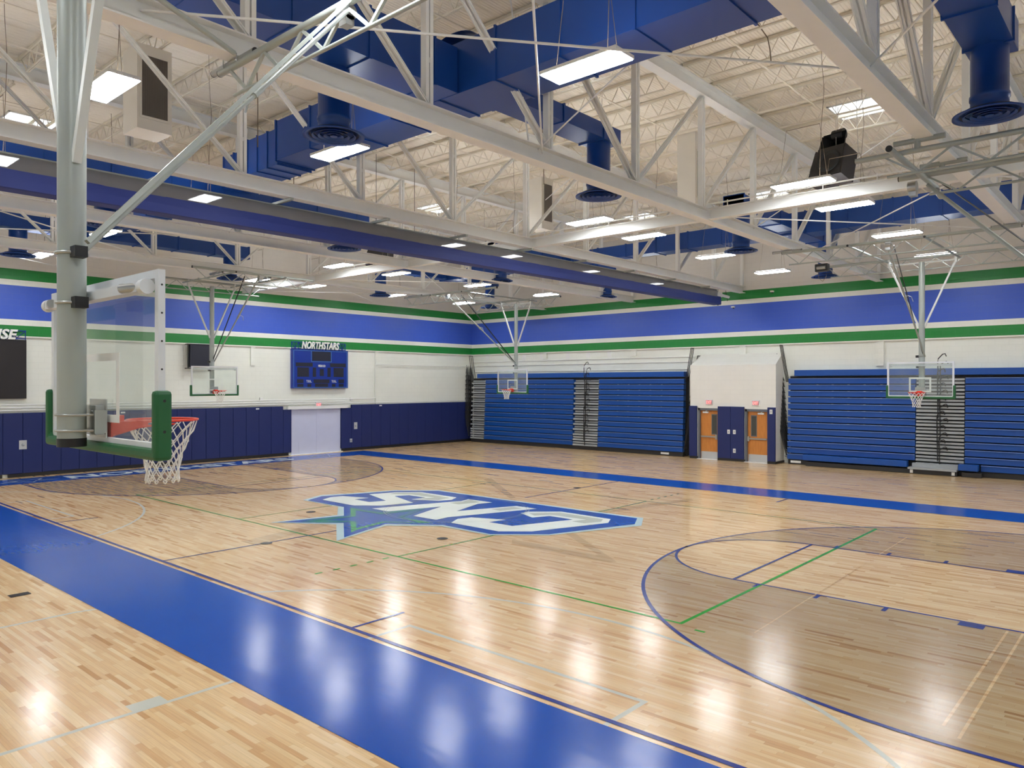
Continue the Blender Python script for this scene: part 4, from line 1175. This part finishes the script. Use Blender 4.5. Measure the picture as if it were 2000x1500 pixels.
near = backstop('basketball_backstop', 'large near basketball hoop at left, its grey pole and glass board seen from behind', (8.78, -11.82, 0), 0, 2.63, .2, True, skew=(.0, -.9), span=(-3.55, 1.5), spread=1.0, zj=4.72, extras=False)
bR = backstop('basketball_backstop', 'basketball hoop at right in front of the bleachers with grey aisle behind it', (8.32, 11.42, 0), PI, 3.3, .24, skew=(-.22, .05), span=(-3.0, 2.9), zj=5.05)
bM = backstop('basketball_backstop', 'basketball hoop in the middle of the picture in front of the left bleachers', (-8.79, 12.1, 0), PI, 3.85, .28, skew=(-.22, .3), span=(-2.6, 3.0), zj=5.05)
bL = backstop('basketball_backstop', 'farthest basketball hoop at the left, in front of the white wall beside the shot clock', (-13.08, 0.0, 0), -PI / 2, 3.0, .25, skew=(-.2, -.1), span=(-2.3, 2.3), zj=5.05)
# clamps that hold the frames below the trusses
def clamp(x, y, lab, ln=.42, z=7.20):
    t = thing('truss_clamp', lab, 'clamp', (x, y, z))
    put('clamp_pipe', MB().mat('zinc').tube((-ln, 0, 0), (ln, 0, 0), .04, 14).mat('black').tube((-ln - .01, 0, 0), (-ln, 0, 0), .041, 14).tube((ln, 0, 0), (ln + .01, 0, 0), .041, 14), t)
    u = MB().mat('zinc')
    for s in (-.16, .16): u.path([(s, -.05, .06), (s, -.052, -.02), (s, -.03, -.05), (s, .03, -.05), (s, .052, -.02), (s, .05, .06)], .008, 6)
    put('u_bolt', u, t)
clamp(5.56, -9.19, 'pipe clamp under the long middle truss holding the near hoop frame', .5)
clamp(5.56, 8.12, 'pipe clamp under the long middle truss holding the right hoop frame')
clamp(11.11, 8.12, 'pipe clamp under the nearest truss holding the right hoop frame')
clamp(-11.11, 8.25, 'pipe clamp under the farthest truss holding the middle hoop frame')
clamp(-11.11, .9, 'pipe clamp under the farthest truss right of the far left hoop pole')
clamp(-11.11, -.95, 'pipe clamp under the farthest truss left of the far left hoop pole')
tag(put('frame_brace_pipe', MB().mat('pipe').tube((5.78, -9.3, 7.22), (6.25, -10.75, 7.42), .03, 12)), 'grey brace pipe running up from the clamp under the long middle truss', 'pipe')
# frame of the main right hoop, only its ceiling part is in the picture
t = thing('hoop_ceiling_frame', 'grey pipe frame at the right edge hanging under the nearest truss, with a hoist reel', 'pipe frame')
b = MB()
for y, x0 in ((-.35, 10.05), (1.35, 10.3)):
    b.mat('pipe').tube((x0, y, 7.08), (16.3, y, 7.08), .045, 16).tube((x0 + .5, y, 6.72), (16.3, y, 6.72), .024, 10)
    for i in range(10):
        xa, xb = x0 + .45 + .5 * i, x0 + .95 + .5 * i
        b.beam((xa, y, 7.06 if i % 2 == 0 else 6.72), (xb, y, 6.72 if i % 2 == 0 else 7.06), .03, .03)
    b.mat('black').tube((x0 - .015, y, 7.08), (x0, y, 7.08), .047, 16)
put('pipe_truss', b, t)
put('cross_pipe', MB().mat('pipe').tube((10.75, -1.0, 7.0), (10.75, 2.1, 7.0), .05, 16).mat('black').tube((10.75, -1.015, 7.0), (10.75, -1.0, 7.0), .052, 16), t)
put('drop_post', MB().mat('pipe').tube((11.0, -.35, 7.1), (11.0, -.35, 7.28), .05, 12).tube((11.0, 1.35, 7.1), (11.0, 1.35, 7.28), .05, 12).tube((10.65, -.35, 7.24), (11.4, -.35, 7.24), .045, 12).tube((10.65, 1.35, 7.24), (11.4, 1.35, 7.24), .045, 12), t)
put('brace', MB().mat('pipe').tube((10.75, 1.45, 6.92), (13.0, .25, 4.6), .035, 12).mat('black').beam((10.9, 1.9, 7.0), (13.2, .2, 4.7), .04, .012), t)
put('hoist_reel', MB().mat('zinc').tube((10.42, 1.5, 6.93), (10.56, 1.5, 6.93), .11, 28).box(10.44, 10.56, 1.42, 1.58, 6.76, 6.84).tube((10.8, 1.9, 6.9), (10.8, 2.25, 6.85), .055, 14), t)
t = thing('lift_motor', 'small black motor under the pipe frame above the right hoop', 'motor', (5.85, 10.2, 6.93))
put('gearbox', MB().mat('black').box(-.2, .2, -.1, .1, -.12, .12), t, .02)
put('drum', MB().mat('zinc').tube((-.12, -.12, -.01), (.14, -.12, -.01), .05, 14), t)
put('cable_loop', MB().mat('cord').path([(-.1, 0, -.12), (-.12, .02, -.3), (0, .04, -.42), (.12, .02, -.28), (.14, 0, -.1)], .008, 6), t)

# ------------------------------------------------------------------ bleachers
ROWS, PITCH, ZR0 = 13, .2585, .20
def bleacher(label, x0, x1, aisles, yf, left_steps=None, low=None):
    """closed telescopic bleacher bank; aisles and left_steps are x ranges of grey steps"""
    t = thing('bleacher_bank', label, 'bleachers', (0, 0, 0))
    put('understructure', MB().mat('dark').box(x0 + .02, x1 - .02, yf + .31, YB - .02, .02, 3.62), t)
    kb = MB().mat('dark').box(x0 + .02, x1 - .02, yf + .06, yf + .24, 0.01, .2)
    put('kick_base', kb, t)
    segs = []; cur = left_steps[1] if left_steps else x0
    for a, b in aisles: segs.append((cur, a)); cur = b
    segs.append((cur, x1))
    for r in range(ROWS):
        z = ZR0 + PITCH * r; yy = yf + .012 * r
        for (a, b) in segs:
            if r == 0 and low:
                if a < low[0] < b:
                    sub = [(a, low[0])]
                elif low[2] < b and a < low[2]:
                    sub = [(low[2], b)]
                else: sub = [(a, b)]
            else: sub = [(a, b)]
            for a2, b2 in sub:
                if b2 - a2 < .05: continue
                m = MB().mat('bleach').box(a2 + .004, b2 - .004, yy, yy + .2, z + .012, z + PITCH - .05)
                m.box(a2 + .002, b2 - .002, yy - .03, yy + .1, z + PITCH - .062, z + PITCH - .036)
                m.box(a2 + .004, b2 - .004, yy + .1, yf + .3, z + PITCH - .06, z + PITCH - .032)
                m.mat('bledge').box(a2 + .002, b2 - .002, yy - .033, yy + .02, z + PITCH - .052, z + PITCH - .034)
                put('bench', m, t)
    for (a, b) in aisles + ([left_steps] if left_steps else []):
        for r in range(ROWS):
            z = ZR0 + PITCH * r
            double = yf > 16.9 or r < 2 
            m = MB().mat('galv').box(a + .02, b - .02, yf + .012 * r - .005, yf + .3, z + .0, z + .085)
            if double: m.box(a + .02, b - .02, yf + .012 * r + .02, yf + .3, z + .13, z + .20)
            else: m.box(a + .02, b - .02, yf + .012 * r + .12, yf + .3, z + .12, z + .2)
            put('aisle_step', m, t)
    put('top_bench', MB().mat('bleach').box((left_steps[0] + .45 if left_steps else x0 + .25), x1 - .0, yf + .12, yf + .5, 3.63, 3.87), t, .008)
    b = MB().mat('bleach')
    for i, (a, c) in enumerate(segs):
        m = (a + c) / 2 - 1.2
        while m < (a + c) / 2 + 1.3:
            for r in range(5, 12):
                b.mat('white').box(m - .04, m + .04, yf + .012 * r - .016, yf + .012 * r + .0, ZR0 + PITCH * (r + 1) - .036, ZR0 + PITCH * (r + 1) - .028)  # white chips painted as light glinting off the bench top edges
            m += .6
    put('painted_bench_glint', b, t)
    # aisle handrails: bent dark tubes
    for (a, c) in aisles:
        m = (a + c) / 2 - .05
        for r in range(1, ROWS + 1, 1):
            z = ZR0 + PITCH * r + .07; y = yf + .012 * r - .04
            x = m + (.05 if r % 2 else -.03) + .012 * (r % 3)
            put('aisle_handrail', MB().mat('black').path([(x, y, z - .3), (x, y, z + .32), (x + .04, y, z + .40), (x + .14, y, z + .47), (x + .2, y, z + .49), (x + .24, y, z + .45), (x + .25, y, z + .36)], .018, 8), t)
        put('aisle_handrail', MB().mat('black').path([(m + .02, yf, 3.45), (m + .0, yf, 4.1), (m + .02, yf, 4.22), (m + .16, yf, 4.38), (m + .24, yf, 4.4), (m + .28, yf, 4.3)], .018, 8), t)
    return t
def end_rails(label, x, dirn, yf, x_shift=0.0):
    """nested guard rails at the end of a bank, one frame per row"""
    t = thing('end_guard_rail', label, 'railing', (0, 0, 0))
    for r in range(ROWS):
        zb = .35 + PITCH * r; zt = zb + 1.12
        xx = x + dirn * (.03 + .02 * r)
        xt = xx + dirn * .28
        y0, y1 = yf + .05 + .025 * r, yf + .38 + .025 * r
        b = MB().mat('black')
        b.beam((xt, y0, zt), (xt, y1, zt), .025, .025).beam((xx, y0, zb), (xx, y1, zb), .02, .02)
        for i in range(5):
            f = i / 4; y = y0 + (y1 - y0) * f; rr = .018 if i in (0, 4) else .009
            b.tube((xx, y, zb), (xt, y, zt), rr, 6)
        put('rail_frame', b, t)
    b = MB().mat('black')
    for y in (YB - .45, YB - .32, YB - .19):
        b.tube((x + dirn * .01, y, 3.4), (x + dirn * .28, y, 4.92), .017, 6)
    b.beam((x + dirn * .28, YB - .45, 4.92), (x + dirn * .28, YB - .19, 4.92), .025, .025).beam((x + dirn * .01, YB - .45, 3.4), (x + dirn * .01, YB - .19, 3.4), .025, .025)
    put('top_rail', b, t)
    g = MB().mat('black')
    for z in (.25, .5, .75): g.beam((x + dirn * .02, yf + .2, z), (x + dirn * .25, yf + .45, z + .03), .02, .02)
    put('end_bracket', g, t)
bleacher('closed blue bleachers left of the white alcove, behind the middle hoop', -16.1, -2.58, [(-8.80, -7.25)], 16.72, (-16.1, -15.0))
bleacher('closed blue bleachers right of the white alcove, behind the right hoop', 2.10, 15.6, [(6.88, 8.48)], 16.95, None, (2.86, 6.68, 8.98))
end_rails('black nested guard rails at the far corner end of the left bleachers', -16.11, -1, 16.60)
end_rails('black nested guard rails beside the left edge of the white alcove', -2.56, 1, 16.72)
end_rails('black nested guard rails beside the right edge of the white alcove', 2.08, -1, 16.95)
# pulled-out bottom benches of the right bank
def low_bench(x0, x1, yf, lab, steps=None):
    t = thing('pulled_out_bench', lab, 'bench')
    put('bench', MB().mat('bleach').box(x0, x1, yf - .33, yf - .05, .23, .45), t, .012)
    put('kick_base', MB().mat('dark').box(x0 + .1, (steps[1] if steps else x1 + .1), yf - .28, yf + .05, .01, .17), t, .006)
    if steps:
        put('lower_step', MB().mat('galv').box(steps[0], steps[1], yf - .36, yf + .05, .17, .24).box(steps[0] + .1, steps[1], yf - .16, yf + .05, .24, .38), t)
    p = MB().mat('white')
    for x in ((x1 + .15, x1 + 1.5) if steps else (x0 + .2,)): p.box(x - .05, x + .05, yf - .285, yf - .28, .03, .15)
    if steps: put('number_tab', p, t)
low_bench(2.86, 6.68, 16.95, 'long blue bottom bench pulled out from the right bleachers', (6.72, 8.30))
low_bench(8.34, 8.95, 16.95, 'short blue bottom bench piece right of the grey aisle steps')
for x, y, lab in ((-3.5, 16.76, 'small white maker label on the dark base at the right end of the left bleachers'), (2.45, 16.99, 'small white maker label on the dark base at the left end of the right bleachers')):
    tag(put('base_label', MB().mat('white').box(x - .22, x + .2, y - .003, y + .02, .06, .15)), lab, 'label')
for x, lab in ((-6.0, 'white round patch mark'),):
    pass
for i, x in enumerate((-15.35, -14.0, -12.6, -11.35, -9.6, -8.3, -7.0)):
    tag(put('wall_patch', MB().mat('white').box(x - .12, x + .12, YB - .012, YB, 4.62, 4.95), None, .004), 'pale primer patch on the back wall above the left bleachers, %s from the corner' % ORD[i], 'paint patch', 'primer patches on the back wall')
